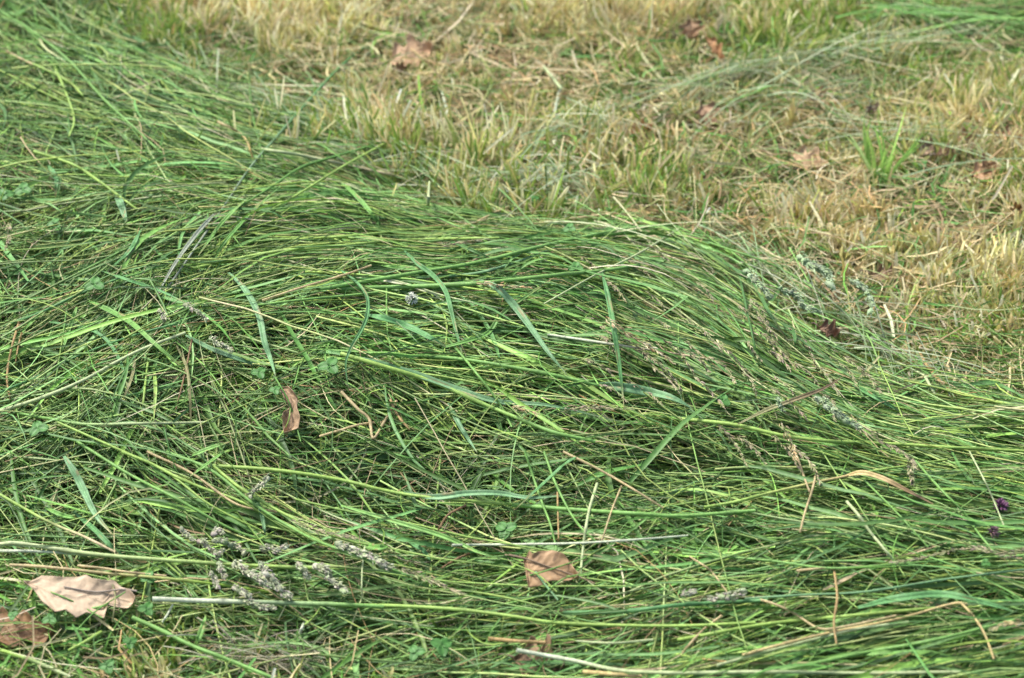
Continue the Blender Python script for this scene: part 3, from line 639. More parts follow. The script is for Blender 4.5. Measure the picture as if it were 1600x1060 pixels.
 ('s','yg',4,[(1236,22),(1320,24),(1386,25),(1410,32),(1433,42)],'kinked yellow-green stem at the top right',.035,'straw'),
 ('s','mg',3,[(1270,10),(1330,65),(1370,100),(1406,137)],'thin green stem slanting down through the upper right stubble',.04),
 ('s','pale',3,[(1190,2),(1215,35),(1240,80)],'thin grey-green stem at the top right slanting down',.035),
 ('s','pale',4,[(1490,28),(1530,50),(1582,88)],'pale stem slanting down from the top right swath',.035),
 ('s','pale',5,[(1200,97),(1225,115),(1250,132),(1283,157)],'pale yellow stem ending right of the thin loose swath',.03),
 ('s','pale',3,[(1300,183),(1400,194),(1520,206)],'faint thin stem above the long straight pale one',.035),
 ('s','mg',4,[(1490,97),(1550,103),(1600,105)],'level green stem at the right edge of the upper stubble',.04),
 ('s','white',4,[(1580,155),(1545,183),(1535,196)],'whitish broken straw at the right edge of the upper stubble',.035),
 ('s','white',5,[(762,292),(790,299),(826,308)],'pale straw lying behind the crest of the pile',.02),
 ('b','pale',10,[(843,275),(865,281),(885,287)],'short pale curled blade on the stubble behind the crest',.03),
 ('b','blue',9,[(590,222),(620,215),(662,212)],'blue-green blade lying on the stubble above the pile',.03),
 ('s','pale',5,[(669,320),(670,300),(671,285)],'upright whitish stub just behind the crest',.035),
 ('s','white',6,[(864,188),(870,160),(876,135)],'upright pale straw in the middle of the upper stubble',.04),
 ('s','pale',5,[(878,140),(862,120),(850,105)],'pale broken straw leaning left from the upright pale straw',.045),
 ('s','white',5,[(700,180),(695,160),(689,138)],'upright whitish straw left of the middle of the upper stubble',.04),
 ('s','pale',4,[(905,172),(976,172),(970,190),(955,208)],'folded pale stem over the grey-green wisps in the upper stubble',.035),
]
for h in H:
    col2 = None; lift = .02
    if len(h) > 5: lift = h[5]
    if len(h) > 6: col2 = h[6]
    top = 'top right' in h[4] or 'stubble' in h[4]
    hero(h[0], h[1], h[2], h[3], h[4], lift, col2, 'stray stems lying on the stubble' if top else None)

wisp = Batch()
def loose(n, line, wid, spr, L, name_cols, hw=(.0004, .0012), hz=(.02, .05)):
    line = np.array(line, float); k = len(line) - 1
    u = rng.uniform(0, k - 1e-6, n); i = u.astype(int); c0 = line[i] + (line[i + 1] - line[i]) * (u - i)[:, None]
    dpx = norm(line[i + 1] - line[i]); a = rng.normal(0, math.radians(spr), n)
    d = np.stack([dpx[:, 0] * np.cos(a) - dpx[:, 1] * np.sin(a), dpx[:, 0] * np.sin(a) + dpx[:, 1] * np.cos(a)], 1)
    off = rng.normal(0, 1, n) * wid * .5; c0[:, 1] += off
    h = rng.uniform(*hz, n)
    A = on_plane(c0[:, 0], c0[:, 1], h); B = on_plane(c0[:, 0] + d[:, 0] * 10, c0[:, 1] + d[:, 1] * 10, h)
    dw = norm(B - A); Ln = rng.uniform(*L, n); S = 9; t = np.linspace(-.5, .5, S); perp = np.stack([-dw[:, 1], dw[:, 0], dw[:, 0] * 0], 1)
    P = A[:, None] + dw[:, None] * (Ln[:, None, None] * t[None, :, None]) + perp[:, None] * ((rng.normal(0, .10, n) * Ln)[:, None, None] * (t * t)[None, :, None])
    P[..., 2] += rng.normal(0, .03, (n, 1)) * t * 1.0 - .012 * (2 * t) ** 2; P[..., 2] = np.maximum(P[..., 2], .004)
    C = pick(pal(name_cols), n)[:, None] * np.ones((1, S, 1))
    wisp.ribbon(P, rng.uniform(*hw, n)[:, None] * np.linspace(1, .5, S), C, rng.uniform(-.8, .8, (n, 1)) * np.ones((1, S)))
GREYG = [(.24,.33,.16),(.31,.39,.21),(.20,.29,.13),(.38,.42,.26),(.33,.33,.19),(.18,.30,.10)]
loose(100, [(1090,124),(1140,108),(1220,92),(1330,72),(1440,52)], 16, 9, (.10, .34), GREYG)
loose(60, [(1120,150),(1250,140),(1360,128)], 30, 16, (.08, .22), GREYG)
loose(45, [(830,215),(900,190),(985,170)], 26, 22, (.06, .20), GREYG)
loose(90, [(780,275),(860,270),(900,282)], 22, 22, (.06, .16), GREYG)
loose(70, [(1400,8),(1450,16),(1600,26)], 16, 14, (.08, .30), [(.24,.33,.12),(.12,.30,.05),(.16,.36,.06),(.10,.24,.05)], (.0006, .002), (.02, .05))
loose(60, [(1300,182),(1420,200),(1600,240)], 24, 14, (.08, .25), GREYG)
loose(50, [(560,235),(660,262),(760,300)], 34, 16, (.10, .30), GREYG + [(.40,.42,.22)])
loose(90, [(1130,372),(1260,450),(1360,530),(1480,590)], 26, 24, (.08, .28), GREYG + [(.18,.36,.07)], (.0004, .0013), (.02, .05))
loose(90, [(250,60),(330,120),(460,165),(560,205)], 34, 22, (.08, .26), GREYG + [(.16,.36,.06)], (.0005, .0016), (.02, .05))
loose(90, [(340,1010),(420,1020),(490,1030)], 26, 22, (.04, .12), [(.33,.31,.20),(.28,.27,.16)], (.0003, .0007), (.01, .03))
loose(110, [(480,270),(640,325),(800,352),(960,356),(1080,372)], 22, 26, (.06, .24), [(.16,.34,.06),(.30,.42,.10),(.44,.46,.24),(.12,.28,.05)], (.0004, .0013), (.045, .085))
o = wisp.build('loose_grass', M_GRASS); tag(o, 'thin grey green strands strewn loosely over the stubble', 'grass', None, 'stuff')

# ------------------------------------------------------------------ seed heads
def lens(center, axis, Lh, Rh, C, rnd, flat=.6):
    """small pointed husk: centre[n,3], axis[n,3]"""
    n = len(center); ts = np.array([-1, -.6, 0, .55, 1.0]); rr = np.array([.05, .75, 1, .6, .03]); K = 5
    ax = norm(axis); s = norm(np.cross(ax, rnd)); u = np.cross(s, ax)
    a = np.arange(K) * 2 * math.pi / K
    G = center[:, None, None] + ax[:, None, None] * (ts[None, :, None, None] * Lh[:, None, None, None]) + \
        (Rh[:, None] * rr[None])[:, :, None, None] * (np.cos(a)[None, None, :, None] * s[:, None, None] + flat * np.sin(a)[None, None, :, None] * u[:, None, None])
    CC = C[:, None, None] * (np.array([.8, .9, 1, 1.1, 1.25])[None, :, None, None]) * np.ones((1, 1, K, 1))
    return G, CC
P_HEAD = pal([(.36,.40,.24),(.45,.48,.31),(.32,.39,.21),(.38,.34,.29),(.52,.53,.38)])
P_HEADG = pal([(.26,.37,.18),(.33,.44,.24),(.37,.47,.29),(.28,.33,.21)])
P_PAN = pal([(.34,.32,.18),(.40,.36,.22),(.28,.29,.14),(.33,.26,.20),(.30,.35,.16)])
def seed_head(pts, wpx, label, palette=P_HEAD, lift=.02, stem=None, group='dense cocksfoot seed heads', name='cocksfoot'):
    m = max(4, int(sum(np.hypot(*(np.array(pts[i + 1]) - pts[i])) for i in range(len(pts) - 1)) / 5.0))
    pp = spline(pts, 24); P = at(pp[:, 0], pp[:, 1], lift); org = P[0].copy(); T = norm(np.gradient(P, axis=0))
    root = empty(name, org); tag(root, label, 'seed head', group)
    sc_ = float(px2m(P[12])); wm = wpx * sc_ * rng.uniform(1.05, 1.25)
    # dense clumps with little gaps between them
    m = max(4, int(m * .62)); n = m * 22; t = rng.uniform(0, 1, n); k = rng.integers(0, m, n); t = np.clip((k + .5 + rng.normal(0, .22, n)) / m, 0, 1)
    f = t * 23; i = np.clip(f.astype(int), 0, 22); c0 = P[i] + (P[i + 1] - P[i]) * (f - i)[:, None]; tt = T[i]
    r = norm(rng.normal(0, 1, (n, 3))); r[:, 2] = np.abs(r[:, 2]) * .9 + .05
    clump = norm(rng.normal(0, 1, (m, 3)))[k] * .35
    off = norm(r + clump) * (rng.uniform(.15, .55, n) * wm * (1 - .3 * t))[:, None]
    Lh = rng.uniform(.16, .26, n) * wm; Rh = Lh * rng.uniform(.30, .42, n)
    G, CC = lens(c0 + off, tt * 1.2 + norm(off) * .6 + rng.normal(0, .15, (n, 3)), Lh, Rh, pick(palette, n), norm(rng.normal(0, 1, (n, 3))))
    b = Batch(); b.grid(G, CC, True)
    # the tight lumps of spikelets themselves
    lm = np.linspace(.04, .94, m); f2 = lm * 23; i2 = np.clip(f2.astype(int), 0, 22); lc = P[i2] + norm(rng.normal(0, 1, (m, 3))) * wm * .12
    G, CC = lens(lc, T[i2] + rng.normal(0, .35, (m, 3)), rng.uniform(.38, .52, m) * wm, rng.uniform(.27, .38, m) * wm * (1 - .25 * lm), pick(palette, m) * .9, norm(rng.normal(0, 1, (m, 3))), .85)
    b.grid(G, CC, True); b.build('husks', M_SEED, root, org)
    st = stem or [pts[-1], (pts[-1][0] + (pts[-1][0] - pts[0][0]) * .4, pts[-1][1] + (pts[-1][1] - pts[0][1]) * .3)]
    sp = spline(list(pts) if stem is None else [pts[0]] + list(stem), 16); Ps = at(sp[:, 0], sp[:, 1], lift - .003)
    b = Batch(); b.tube(Ps[None], np.full((1, 16), .0007), np.tile(np.array(COL['grey']), (1, 16, 1)), 5); b.build('stalk', M_GRASS, root, org)
def slender(pts, label, lift=.02, group='slender brownish seed spikes on the right slope', palette=P_PAN, dens=1.0, spread=1.0, cat='seed spike'):
    pp = spline(pts, 24); P = at(pp[:, 0], pp[:, 1], lift); org = P[0].copy(); T = norm(np.gradient(P, axis=0))
    root = empty('seed_spike', org); tag(root, label, cat, group)
    Lm = np.linalg.norm(np.diff(P, axis=0), axis=1).sum(); n = int(Lm / .0016 * dens)
    t = np.sort(rng.uniform(0, 1, n)); f = t * 23; i = np.clip(f.astype(int), 0, 22); c0 = P[i] + (P[i + 1] - P[i]) * (f - i)[:, None]; tt = T[i]
    sd_ = norm(np.cross(tt, np.array([0, 0, 1.0]))) * np.where(np.arange(n) % 2, 1, -1)[:, None] + rng.normal(0, .5, (n, 3))
    off = norm(sd_) * (rng.uniform(.0008, .0036, n) * spread * (1.1 - .8 * t))[:, None]
    Lh = rng.uniform(.0022, .0042, n); Rh = Lh * rng.uniform(.22, .32, n)
    G, CC = lens(c0 + off, tt * 1.3 + norm(sd_) * .5, Lh, Rh, pick(palette, n), norm(rng.normal(0, 1, (n, 3))), .5)
    b = Batch(); b.grid(G, CC, True); b.build('husks', M_SEED, root, org)
    b = Batch(); b.tube(P[None], np.full((1, 24), .0005), np.tile(np.array((.33, .33, .16)), (1, 24, 1)), 5); b.build('stalk', M_STRAW, root, org)
SH = [
 ([(284,828),(292,836),(303,846)],12,'small grey head, uppermost at the left end of the seed head cluster'),
 ([(313,845),(325,856),(337,866)],14,'grey head directly left of the purplish drooping head in the cluster'),
 ([(333,834),(341,830),(349,836)],12,'short purplish head at the very top of the seed head cluster'),
 ([(338,847),(355,850),(372,858),(383,866)],15,'purplish drooping head in the upper part of the cluster'),
 ([(348,860),(342,868),(338,873)],10,'tiny brownish head hanging beneath the left grey heads'),
 ([(341,882),(346,893),(352,903)],13,'short grey head above the lowest left one of the cluster'),
 ([(330,897),(336,908),(341,920)],12,'pale head hanging lowest at the left of the cluster'),
 ([(368,882),(382,892),(396,900),(408,908),(422,920)],17,'long grey-purple head running diagonally through the cluster middle'),
 ([(407,882),(413,895),(424,906),(434,918),(444,928),(456,938)],18,'long pale green head, the longest, in the middle of the cluster'),
 ([(368,919),(380,926),(392,934)],14,'grey-green head just above the whitish foreground stem'),
 ([(385,942),(405,948),(430,953)],13,'head half hidden beneath the whitish foreground stem'),
 ([(412,858),(420,857),(434,860),(452,854)],14,'rounded pale head lying level at the top middle of the cluster'),
 ([(466,884),(474,893),(482,904)],13,'tan coloured short head right of the longest head'),
 ([(496,884),(508,892),(516,905),(528,916),(540,928)],17,'tan and green head running down right beside the tan short one'),
 ([(532,853),(545,858),(562,866),(580,872),(596,882),(612,890)],17,'long grey-green head at the right end of the cluster'),
 ([(418,747),(409,758),(400,766),(389,778)],14,'pale head standing alone above the cluster on a bright stem'),
 ([(1068,929),(1076,928),(1084,926)],13,'small grey head left of the fat whitish one in the foreground'),
 ([(1162,927),(1148,932),(1130,934),(1106,937)],17,'fat whitish grey head in the right foreground stems'),
 ([(331,530),(340,538),(352,544),(362,552)],14,'pale head beside the straight blue-green blade at left'),
 ([(290,476),(302,484),(312,492),(322,502)],13,'purplish brown head above the leaf sheath at left'),
 ([(250,487),(254,494),(258,502)],10,'small grey head on the blades left of the purplish brown one'),
 ([(636,470),(640,466)],8,'tiny dry head by the white flower'),
]
for pts, wp, lab in SH:
    if 'tiny dry' in lab: continue
    seed_head(pts, wp, lab, P_HEAD, .034 if pts[0][1] > 800 and pts[0][0] < 700 else .03)
for pts, wp, lab in [
 ([(1250,403),(1264,412),(1276,420),(1290,428),(1296,440),(1300,454)],17,'large green head overhanging the stubble at the right'),
 ([(1331,441),(1344,447),(1354,458),(1361,474),(1361,496)],13,'slim green head curving down beside the large overhanging one'),
 ([(1219,453),(1232,458),(1246,464),(1252,476),(1268,484),(1282,490)],13,'green head lying left beneath the large overhanging one'),
 ([(1168,425),(1178,436),(1192,452),(1204,468)],13,'pale green head on the upper right slope'),
 ([(1280,624),(1294,636),(1310,648),(1326,660),(1343,672)],15,'whitish green head at the lower part of the right slope'),
 ([(1216,624),(1218,634),(1224,642)],10,'tiny whitish head left of the olive brown blade'),
]:
    seed_head(pts, wp * 1.15, lab, P_HEADG, .060, group='green seed heads at the right slope')
# slender spikes
for pts, lab in [
 ([(1330,660),(1360,680),(1395,700),(1420,715),(1434,735)],'long brown spike ending the right slope, drooping at its tip'),
 ([(1424,720),(1424,740),(1426,758)],'short hanging spike tip under the long brown one'),
 ([(1344,575),(1358,590),(1370,605),(1376,614)],'brown spike alone at the right edge of the slope'),
 ([(1600,864),(1560,866),(1530,858),(1490,860),(1440,872),(1390,880)],'level pale spike along the lower right stems'),
 ([(1598,972),(1570,976),(1545,986)],'golden spike tip in the lower right corner'),
 ([(800,636),(820,640),(842,648)],'golden short spike below the centre'),
 ([(640,530),(610,524),(590,530)],'hidden short spike'),
 ([(460,815),(495,828),(530,836),(560,842)],'brown feathery spike above the seed head cluster'),
 ([(1222,663),(1235,690),(1240,706),(1243,720)],'tan spike hanging down the lower right slope'),
 ([(12,350),(14,372),(8,392)],'grey feathery spike at the left edge'),
 ([(630,890),(680,910),(725,930)],'brown feathery spike leading right from the cluster'),
 ([(748,443),(790,446),(830,450)],'golden spike lying above the broad arched blade'),
 ([(690,385),(725,378),(762,374)],'dark purple-brown spike near the crest'),
 ([(885,640),(930,638),(990,640)],'thin green spike right of the long blue-green blade'),
 ([(950,500),(985,525),(1020,545),(1055,570)],'golden spike crossing by the straight pointed blade'),
]:
    if 'hidden' in lab: continue
    pl = P_DRY if 'golden' in lab or 'tan' in lab else P_PAN
    slender(pts, lab, .034, 'single seed spikes on the pile', pl, 1.2, 1.3)
# the many look-alikes that comb down the right slope
cnt = 0
while cnt < 46:
    x = rng.uniform(900, 1330); y = rng.uniform(375, 700)
    lo = 360 + max(0, (x - 1050)) * .62
    if y < lo + 10 or y > lo + 260: continue
    an = math.radians(24 + 16 * min(1, max(0, (x - 900) / 250)) + rng.normal(0, 6)); Ls = rng.uniform(35, 85)
    bow = rng.normal(0, 3)
    p0 = (x, y); p1 = (x + math.cos(an) * Ls * .5 + bow, y + math.sin(an) * Ls * .5); p2 = (x + math.cos(an + .15) * Ls, y + math.sin(an + .15) * Ls)
    slender([p0, p1, p2], 'slender brownish green seed spike combed down the right slope', rng.uniform(.012, .03), dens=.75, spread=rng.uniform(.6, 1.1)); cnt += 1

# ------------------------------------------------------------------ dead leaves
def dead_leaf(A, B, col, label, lift=.02, tilt=.35, curl=.006, stalk=None, name='dead_leaf', vein=.72, sd_=0, n=84, m=45):
    """A and B: the two edges base to tip in pixels; laid on one tilted plane, then curled"""
    A = np.array(A, float); B = np.array(B, float)
    def res(p, n):
        d = np.concatenate([[0], np.cumsum(np.hypot(*np.diff(p, axis=0).T))]); u = np.linspace(0, d[-1], n)
        return np.column_stack([np.interp(u, d, p[:, 0]), np.interp(u, d, p[:, 1])])
    a = res(A, n); b = res(B, n); ctr = (a.mean(0) + b.mean(0)) / 2
    O = at(np.array([ctr[0]]), np.array([ctr[1]]), lift)[0]
    nrm = norm(np.array([rng.normal(0, .06), -tilt, 1.0]))
    def pl(q):
        d = ray(q[..., 0], q[..., 1]); o = np.array([0, 0, CAMZ]); t = ((O - o) @ nrm) / (d @ nrm); return o + d * t[..., None]
    v = np.linspace(0, 1, m); Q = a[:, None] * (1 - v[None, :, None]) + b[:, None] * v[None, :, None]; G = pl(Q)
    u = np.linspace(0, 1, n)[:, None]; vv = (v[None] - .5) * 2
    size = np.linalg.norm(G[-1, m // 2] - G[0, m // 2])
    ph = 11 + rng.uniform(0, 2)
    side_v = np.abs(((u * 7.5 - np.abs(vv) * 1.6 + .15 * (vv > 0) + .25 * np.sin(vv * 5) * u) % 1) - .5) * 2                      # herringbone veins
    hgt = curl * (np.abs(vv) ** 2 * 1.2 + 2.0 * np.clip(np.abs(vv) - .75, 0, 1) * np.sin(u * 17 + vv * 3 + sd_) - .5) + curl * .35 * np.sin(u * 5 + vv * 2 + sd_) + 0.00025 * np.cos(side_v * math.pi) + .0009 * np.exp(-(vv / .07) ** 2) - curl * 1.2 * (u - .5) ** 2
    G = G + nrm * hgt[..., None]
    ve = np.clip(1 - (1 - vein) * (np.exp(-(vv / .035) ** 2) + .4 * np.exp(-((1 - side_v) / .07) ** 2)), 0, 1)
    mot = 1 + .10 * noise(G[..., 0], G[..., 1], 120, 2) + .08 * noise(G[..., 0], G[..., 1], 330, 3) - .45 * (noise(G[..., 0], G[..., 1], 210, 5) > 1.15)
    c_ = np.array(col) * np.array([.98, .89, .74]) * (ve * mot)[..., None]; edge = (np.abs(vv) > .93) * np.ones_like(u) > 0; c_ = np.where(edge[..., None], c_ * .75, c_)
    bt = Batch(); bt.grid(G[None], c_[None]); 
    root = bt.build(name, M_LEAF, None, O); tag(root, label, 'leaf', 'dead tree leaves')
    md = root.modifiers.new('leaf thickness', 'SOLIDIFY'); md.thickness = .0005
    if stalk:
        sp = spline(stalk, 10); Ps = pl(sp); Ps = Ps + nrm * .0012
        s2 = Batch(); s2.tube(Ps[None], np.linspace(.0011, .0007, 10)[None], np.tile(np.array(col) * .6, (1, 10, 1)), 6)
        s = s2.build('leaf_stalk', M_LEAF, root, O)
    return root
def zz(pts, x0, y0, k): return [(x0 + x / k, y0 + y / k) for x, y in pts]
dead_leaf(zz([(190,300),(330,252),(450,275),(560,270),(680,255),(730,292),(800,308),(900,298),(960,345),(1020,370),(1066,430)],0,850,5.046),
          zz([(190,300),(270,370),(330,455),(440,552),(520,525),(600,580),(680,540),(745,562),(822,602),(846,480),(880,492),(1010,512),(1050,480),(1066,430)],0,850,5.046),
          (.50,.42,.335),'large pale tan lobed leaf lying flat in the lower left corner',.032,.35,.004,[(214,925),(190,922),(150,926),(100,918)],vein=.8)
dead_leaf([(-25,965),(5,952),(20,968),(38,958),(55,975),(72,972),(84,985)],[(-25,965),(-5,1005),(20,1012),(40,1000),(60,1015),(75,998),(84,985)],(.24,.155,.09),'dark brown torn leaf partly buried below the large pale leaf',.014,.3,.006)
dead_leaf(zz([(855,515),(880,463),(895,485),(940,468),(985,464),(1040,490),(1080,530),(1110,585)],533,706,2.994),
          zz([(855,515),(862,560),(870,600),(878,640),(930,626),(975,608),(1040,606),(1090,597),(1110,585)],533,706,2.994),
          (.36,.255,.16),'brown leaf with a clear midrib lying in the lower centre',.026,.5,.004,[(795,868),(822,874),(850,884),(903,902),(930,913)],vein=1.25)
dead_leaf(zz([(1300,755),(1350,750),(1395,810),(1395,860),(1410,910),(1400,950),(1335,975)],0,353,3.0),
          zz([(1300,755),(1325,790),(1355,850),(1330,880),(1325,930),(1335,975)],0,353,3.0),(.38,.29,.21),'pale crumpled leaf curled upright at the left of the pile',.03,.8,.006)
def oak(cx, cy, L, Wd, ang, col, label, lift=.03, tilt=.4, curl=.008):
    L *= .9; Wd *= .85; lift = max(.006, lift * .85); col = tuple(np.array(col) * 1.1 + np.array([.10, .085, .06]))
    a = math.radians(ang); ca, sa = math.cos(a), math.sin(a); A = []; B = []
    for i in range(15):
        t = i / 14; w_ = Wd / 2 * math.sin(math.pi * min(1, t * 1.02)) ** .7 * (1 + .38 * math.cos(t * 6.28 * 3.3 + rng.uniform(-.4, .4)))
        w2 = Wd / 2 * math.sin(math.pi * min(1, t * 1.02)) ** .7 * (1 + .38 * math.cos(t * 6.28 * 3.3 + .5 + rng.uniform(-.4, .4)))
        x = (t - .5) * L
        A.append((cx + x * ca + w_ * sa, cy + (x * sa - w_ * ca) )); B.append((cx + x * ca - w2 * sa, cy + (x * sa + w2 * ca)))
    A[0] = B[0]; A[-1] = B[-1]
    st = [(cx - L * .5 * ca, cy - L * .5 * sa), (cx - L * .66 * ca, cy - L * .66 * sa - 2), (cx - L * .8 * ca, cy - L * .78 * sa)]
    return dead_leaf(A, B, col, label, lift, tilt, curl, st)
oak(1262,250,72,30,22,(.40,.30,.21),'pale brown leaf lying left of the green tuft on the stubble')
oak(1080,46,34,40,75,(.26,.17,.11),'brown leaf standing up in the stubble at the top, right of centre',.045,1.0)
oak(1117,75,52,16,52,(.36,.21,.11),'narrow red-brown leaf slanting down from the top brown leaf',.04,.7)
oak(1105,180,46,36,60,(.20,.13,.09),'dark brown leaf lying in the stubble right of centre',.035,.6)
oak(1294,516,40,22,20,(.12,.065,.05),'dark reddish brown leaf at the edge of the right slope',.03,.5)
oak(1446,232,34,24,-60,(.33,.25,.22),'greyish brown leaf just right of the green tuft',.035,.7)
oak(1476,238,34,12,-15,(.38,.28,.24),'small pinkish brown leaf beside the greyish brown one',.035,.6)
oak(1508,222,44,34,-35,(.33,.21,.14),'brown crinkled leaf under the long straight pale stem',.035,.7)
oak(1537,268,44,40,-20,(.30,.19,.12),'brown leaf lying lower near the right edge of the stubble',.035,.6)
oak(1578,215,46,30,15,(.34,.23,.15),'brown leaf cut off by the right edge of the stubble',.035,.7)
oak(1586,330,30,16,-40,(.40,.27,.12),'golden brown leaf at the right edge of the stubble',.035,.7)
oak(1000,203,44,20,-12,(.44,.29,.15),'orange tan leaf in the stubble above the crest',.03,.6)
oak(640,86,86,46,-20,(.34,.24,.17),'wide pale brown leaf sunk in the stubble at the top, left of centre',.03,.5)
oak(842,1035,90,70,10,(.17,.115,.075),'dark brown leaf under the stems at the bottom centre',.006,.4)
oak(1275,150,26,30,60,(.33,.22,.15),'small brown leaf beneath the thin loose swath',.03,.7)
oak(1362,170,16,22,70,(.23,.19,.17),'tiny grey-brown leaf upright above the green tuft',.045,1.0)
oak(625,107,24,12,10,(.14,.08,.05),'small dark leaf under the wide pale brown one',.03,.6)
oak(1385,435,60,34,15,(.16,.11,.08),'dark brown leaf in the hollow of the stubble at right',.012,.5)

crossers = [([(60,918),(110,938),(160,966)],'g',2.6),([(30,905),(90,912),(150,905)],'yg',2.4),([(170,900),(180,930),(176,972)],'olive',2.8),([(120,985),(150,955),(196,925)],'g',2.6),
 ([(806,905),(850,893),(915,872)],'g',2.6),([(850,930),(880,905),(925,894)],'mg',2.6),([(800,880),(840,898),(870,925)],'yg',2.2),
 ([(430,590),(452,630),(470,690)],'g',2.6),([(425,655),(450,645),(485,640)],'mg',2.6),([(432,690),(450,660),(455,625)],'yg',2.2)]
for i_, (pts, cl, wd) in enumerate(crossers):
    where = 'large pale leaf' if i_ < 4 else ('brown midribbed leaf' if i_ < 7 else 'pale crumpled leaf')
    hero('s', cl, wd, pts, 'thin green grass thread lying over the ' + where, .036, None, 'threads over the ' + where)
# ------------------------------------------------------------------ clover and other small herbs
def herb(cx, cy, r, label, col=(.075,.21,.045), lift=.022, k=3, tilt=.3):
    O = at(np.array([float(cx)]), np.array([float(cy)]), lift)[0]; rm = r * float(px2m(O)); root = empty('clover_leaf', O); tag(root, label, 'clover leaf', 'small clover leaves in the grass')
    a0 = rng.uniform(0, 6.28); nr = norm(np.array([rng.normal(0, .15), -tilt, 1.0])); e1 = norm(np.cross(nr, np.array([0, 1, 0.2]))); e2 = np.cross(nr, e1)
    for j in range(k):
        a = a0 + j * 2 * math.pi / k; d = e1 * math.cos(a) + e2 * math.sin(a); s = np.cross(nr, d)
        u = np.linspace(0, 1, 9)[:, None]; v = np.linspace(-1, 1, 7)[None]
        wv = .48 * np.sin(np.pi * np.clip(u, .02, .98) ** .75) ** .6
        G = d * ((u * (1 - .12 * (1 - np.abs(v)) * u ** 4))[..., None] * rm) + s * ((v * wv)[..., None] * rm) + nr * ((.12 * np.abs(v) - .10 * u ** 2 + rng.uniform(-.05, .05))[..., None] * rm)
        C = np.array(col) * (1 + .22 * np.exp(-((u - .5 - .15 * np.abs(v)) / .1) ** 2) + .15 * np.exp(-(v / .1) ** 2))[..., None]
        bt = Batch(); bt.grid(G[None], C[None]); o = bt.build('leaflet', M_HERB, root)
        md = o.modifiers.new('leaf thickness', 'SOLIDIFY'); md.thickness = .0002
    P = np.linspace(0, 1, 6)[:, None] * np.array([.006, .012, -.02])
    bt = Batch(); bt.tube(P[None], np.full((1, 6), .0005), np.tile(np.array(COL['g']), (1, 6, 1)), 5); bt.build('leaf_stalk', M_GRASS, root)
for cx, cy, r, lab in [
 (229,952,15,'clover leaf right of the large pale leaf'),(203,1004,13,'clover leaf below the right end of the large pale leaf'),
 (168,1042,15,'clover leaf at the bottom edge, left'),(78,968,14,'clover leaf between the pale leaf and the torn dark one'),
 (20,962,10,'small clover leaf at the left edge beside the torn dark leaf'),(232,903,14,'clover leaf above the whitish stem end'),
 (148,445,18,'clover leaf at the left end of the narrow blue-green blade'),(405,583,14,'round green leaf at the end of the long arched blade'),
 (515,572,20,'large broad leaf left of the thick centre stem'),(1130,626,14,'dark clover leaf on the right slope below the panicles'),
 (900,418,14,'bright green leaf under the thick level stem, near the crest'),(890,357,12,'tiny leaf on the crest of the pile'),
 (36,296,16,'clover leaf at the left edge of the upper pile'),(8,305,15,'dark clover leaf cut by the left edge'),
 (790,828,20,'arrow shaped leaf in the hollow above the brown leaf'),(60,670,18,'broad leaf below the left level stem'),
 (400,785,11,'leaf by the lone standing seed head'),(1540,880,9,'pale round leaf on the lower right stems'),
 (430,610,11,'leaf beside the pale crumpled leaf'),(690,1010,20,'broad leaf in the bottom foreground, left of centre'),
 (650,1020,16,'smaller leaf beside the broad bottom one'),(85,350,13,'leaf in the tangle beneath the left edge clover'),
 (835,310,9,'bright clover leaf just behind the crest'),(1440,255,12,'green leaf under the greyish brown leaf'),
]: herb(cx, cy, r, lab, lift=.026 if cy > 400 else .024)

# clover flowers
def flower(cx, cy, r, colA, colB, label, lift=.03):
    O = at(np.array([float(cx)]), np.array([float(cy)]), lift - .009)[0]; rm = r * float(px2m(O)); root = empty('clover_flower', O); tag(root, label, 'flower', 'clover flowers' if 'purple' in label or 'pink' in label else None)
    n = 60; d = norm(rng.normal(0, 1, (n, 3)) + np.array([0, -.2, .35])); t = rng.uniform(0, 1, (n, 1))
    C = np.array(colA) * (1 - t) + np.array(colB) * t
    G, CC = lens(d * rm * .62, d + rng.normal(0, .2, (n, 3)), np.full(n, rm * .42), np.full(n, rm * .12), C, norm(rng.normal(0, 1, (n, 3))))
    b = Batch(); b.grid(G, CC, True); b.build('petals', M_PETAL, root)
    n = 24; d = norm(rng.normal(0, 1, (n, 3)) + np.array([0, .4, -.9]))
    G, CC = lens(d * rm * .35, d, np.full(n, rm * .3), np.full(n, rm * .12), pick(P_BLADE, n), norm(rng.normal(0, 1, (n, 3))))
    b = Batch(); b.grid(G, CC, True); b.build('calyx', M_HERB, root)
flower(1553,831,11,(.30,.16,.20),(.42,.30,.31),'pink purple clover flower head near the right edge, the lower of two')
flower(1564,791,13,(.17,.06,.14),(.26,.13,.22),'dark purple clover flower head near the right edge, the upper of two')
flower(643,467,11,(.62,.66,.55),(.8,.8,.72),'small white clover flower head left of centre')

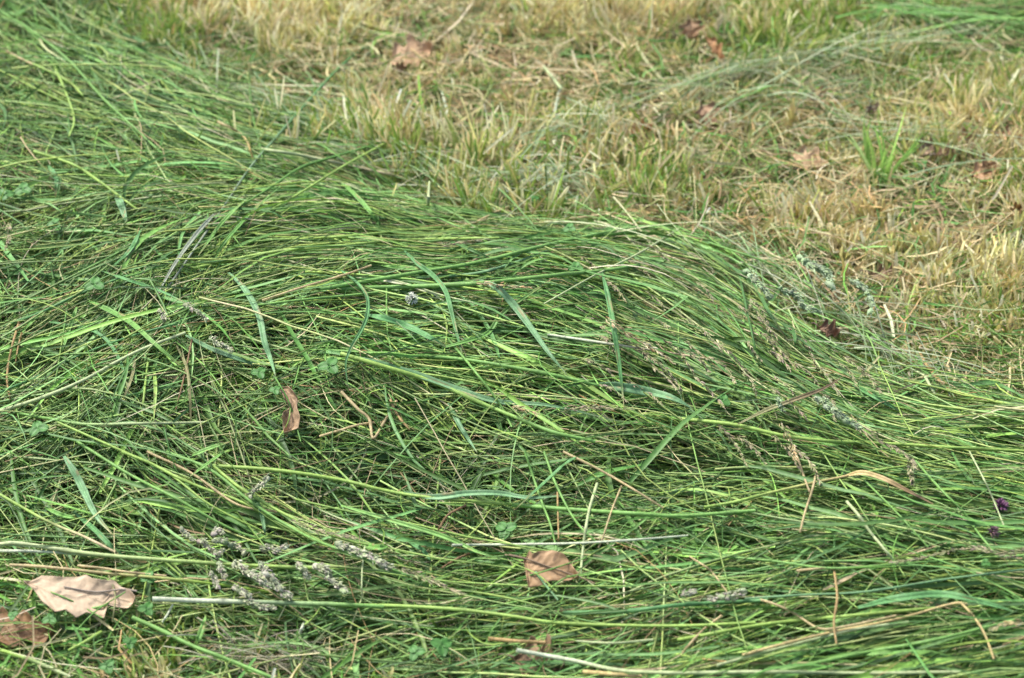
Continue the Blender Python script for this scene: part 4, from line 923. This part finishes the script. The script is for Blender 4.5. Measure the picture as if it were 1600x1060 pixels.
# ------------------------------------------------------------------ tufts in the stubble
def tuft(cx, cy, hpx, wpx, n, cols, label, bladew=4, fan=.5, name='grass_tuft', tip=.15):
    O = on_plane(np.array([float(cx)]), np.array([float(cy)]), .004)[0]; s = float(px2m(O))
    b = Batch(); base = np.zeros((n, 3)); base[:, 0] = rng.normal(0, wpx * s * .25, n); base[:, 1] = rng.normal(0, wpx * s * .2, n)
    lean = np.column_stack([np.linspace(-fan, fan, n) + rng.normal(0, .08, n), rng.normal(-.05, .2, n)])
    P_ = pal(cols); S = 7; Hh = hpx * s / .87 * rng.uniform(.45, 1.05, n)
    upright(b, base, Hh, np.full(n, bladew * s / 2) * rng.uniform(.7, 1.2, n), pick(P_, n)[:, None] * np.linspace(.9, 1.1, S)[None, :, None], lean, S, .22, .35, tip)
    o = b.build(name, M_STRAW); o.location = O; tag(o, label, 'tuft', 'green tufts in the stubble' if name == 'grass_tuft' else 'pale straw tufts in the stubble')
tuft(1372,286,112,34,15,[(.42,.66,.18),(.50,.72,.26),(.36,.60,.14)],'bright green living tuft fanned out in the upper right stubble',6,.5)
tuft(1420,262,46,14,7,[(.20,.36,.08),(.3,.42,.12)],'small green tuft right of the large fanned one',5,.6)
tuft(1480,120,60,26,9,[(.22,.34,.07)],'thin green tuft near the top right swath',3,.4)
tuft(740,62,46,30,8,[(.22,.34,.07),(.4,.45,.2)],'yellow-green tuft at the top centre',4,.5)
tuft(990,125,60,30,9,[(.25,.38,.08)],'yellow-green tuft in the top stubble right of centre',4,.4)
for i, (x, y, h_, w_, lab) in enumerate([
 (1244,350,62,12,'tallest pale straw tuft in the right stubble'),(1262,352,58,10,'narrow pale straw tuft right beside the tallest one'),
 (1290,362,58,26,'leaning tan straw tuft right of the tallest pale one'),(748,75,36,16,'broad whitish straw tuft at the top of the stubble'),
 (788,65,44,20,'whitish straw tuft just right of the top broad one'),(1235,205,46,18,'straw tuft above the pale brown leaf'),
 (1455,455,52,16,'straw tuft right of the curving slim seed head'),(1520,455,50,16,'straw tuft nearest the right edge, above the slope'),
 (1470,400,56,26,'thick straw tuft in the right stubble'),(1440,385,50,22,'straw tuft on the brightest patch at right'),
 (1088,42,42,16,'straw tuft beside the top brown leaf'),(1115,68,44,22,'row of straw stubs right of the top brown leaf'),
 (1170,60,44,18,'yellowish straw tuft at the top right'),(300,52,44,20,'straw tuft at the top left stubble edge'),
 (340,48,50,22,'second straw tuft at the top left stubble edge'),(390,42,50,26,'pale straw tuft in the top left stubble'),
 (440,45,48,22,'straw tuft farthest right in the top left group'),(1105,330,46,18,'straw tuft just above the crest at right'),
 (800,170,40,18,'straw tuft above the crest in the middle stubble'),(600,190,36,18,'straw tuft left in the middle stubble'),
 (1060,330,42,18,'low straw tuft behind the crest'),(1180,385,50,22,'tan straw tuft touching the upper right slope'),
 (1320,440,48,20,'straw tuft behind the slim green seed head'),(960,290,40,16,'dull straw tuft behind the crest at right of centre'),
 (1580,460,46,18,'greenish straw tuft at the right edge'),(520,110,40,18,'straw tuft by the end of the steep dark stem'),
]):
    tuft(x, y, h_, w_, 9, [(.62,.52,.27),(.56,.44,.20),(.68,.62,.40),(.48,.40,.14)], lab, 5, .22, 'straw_tuft', .8)
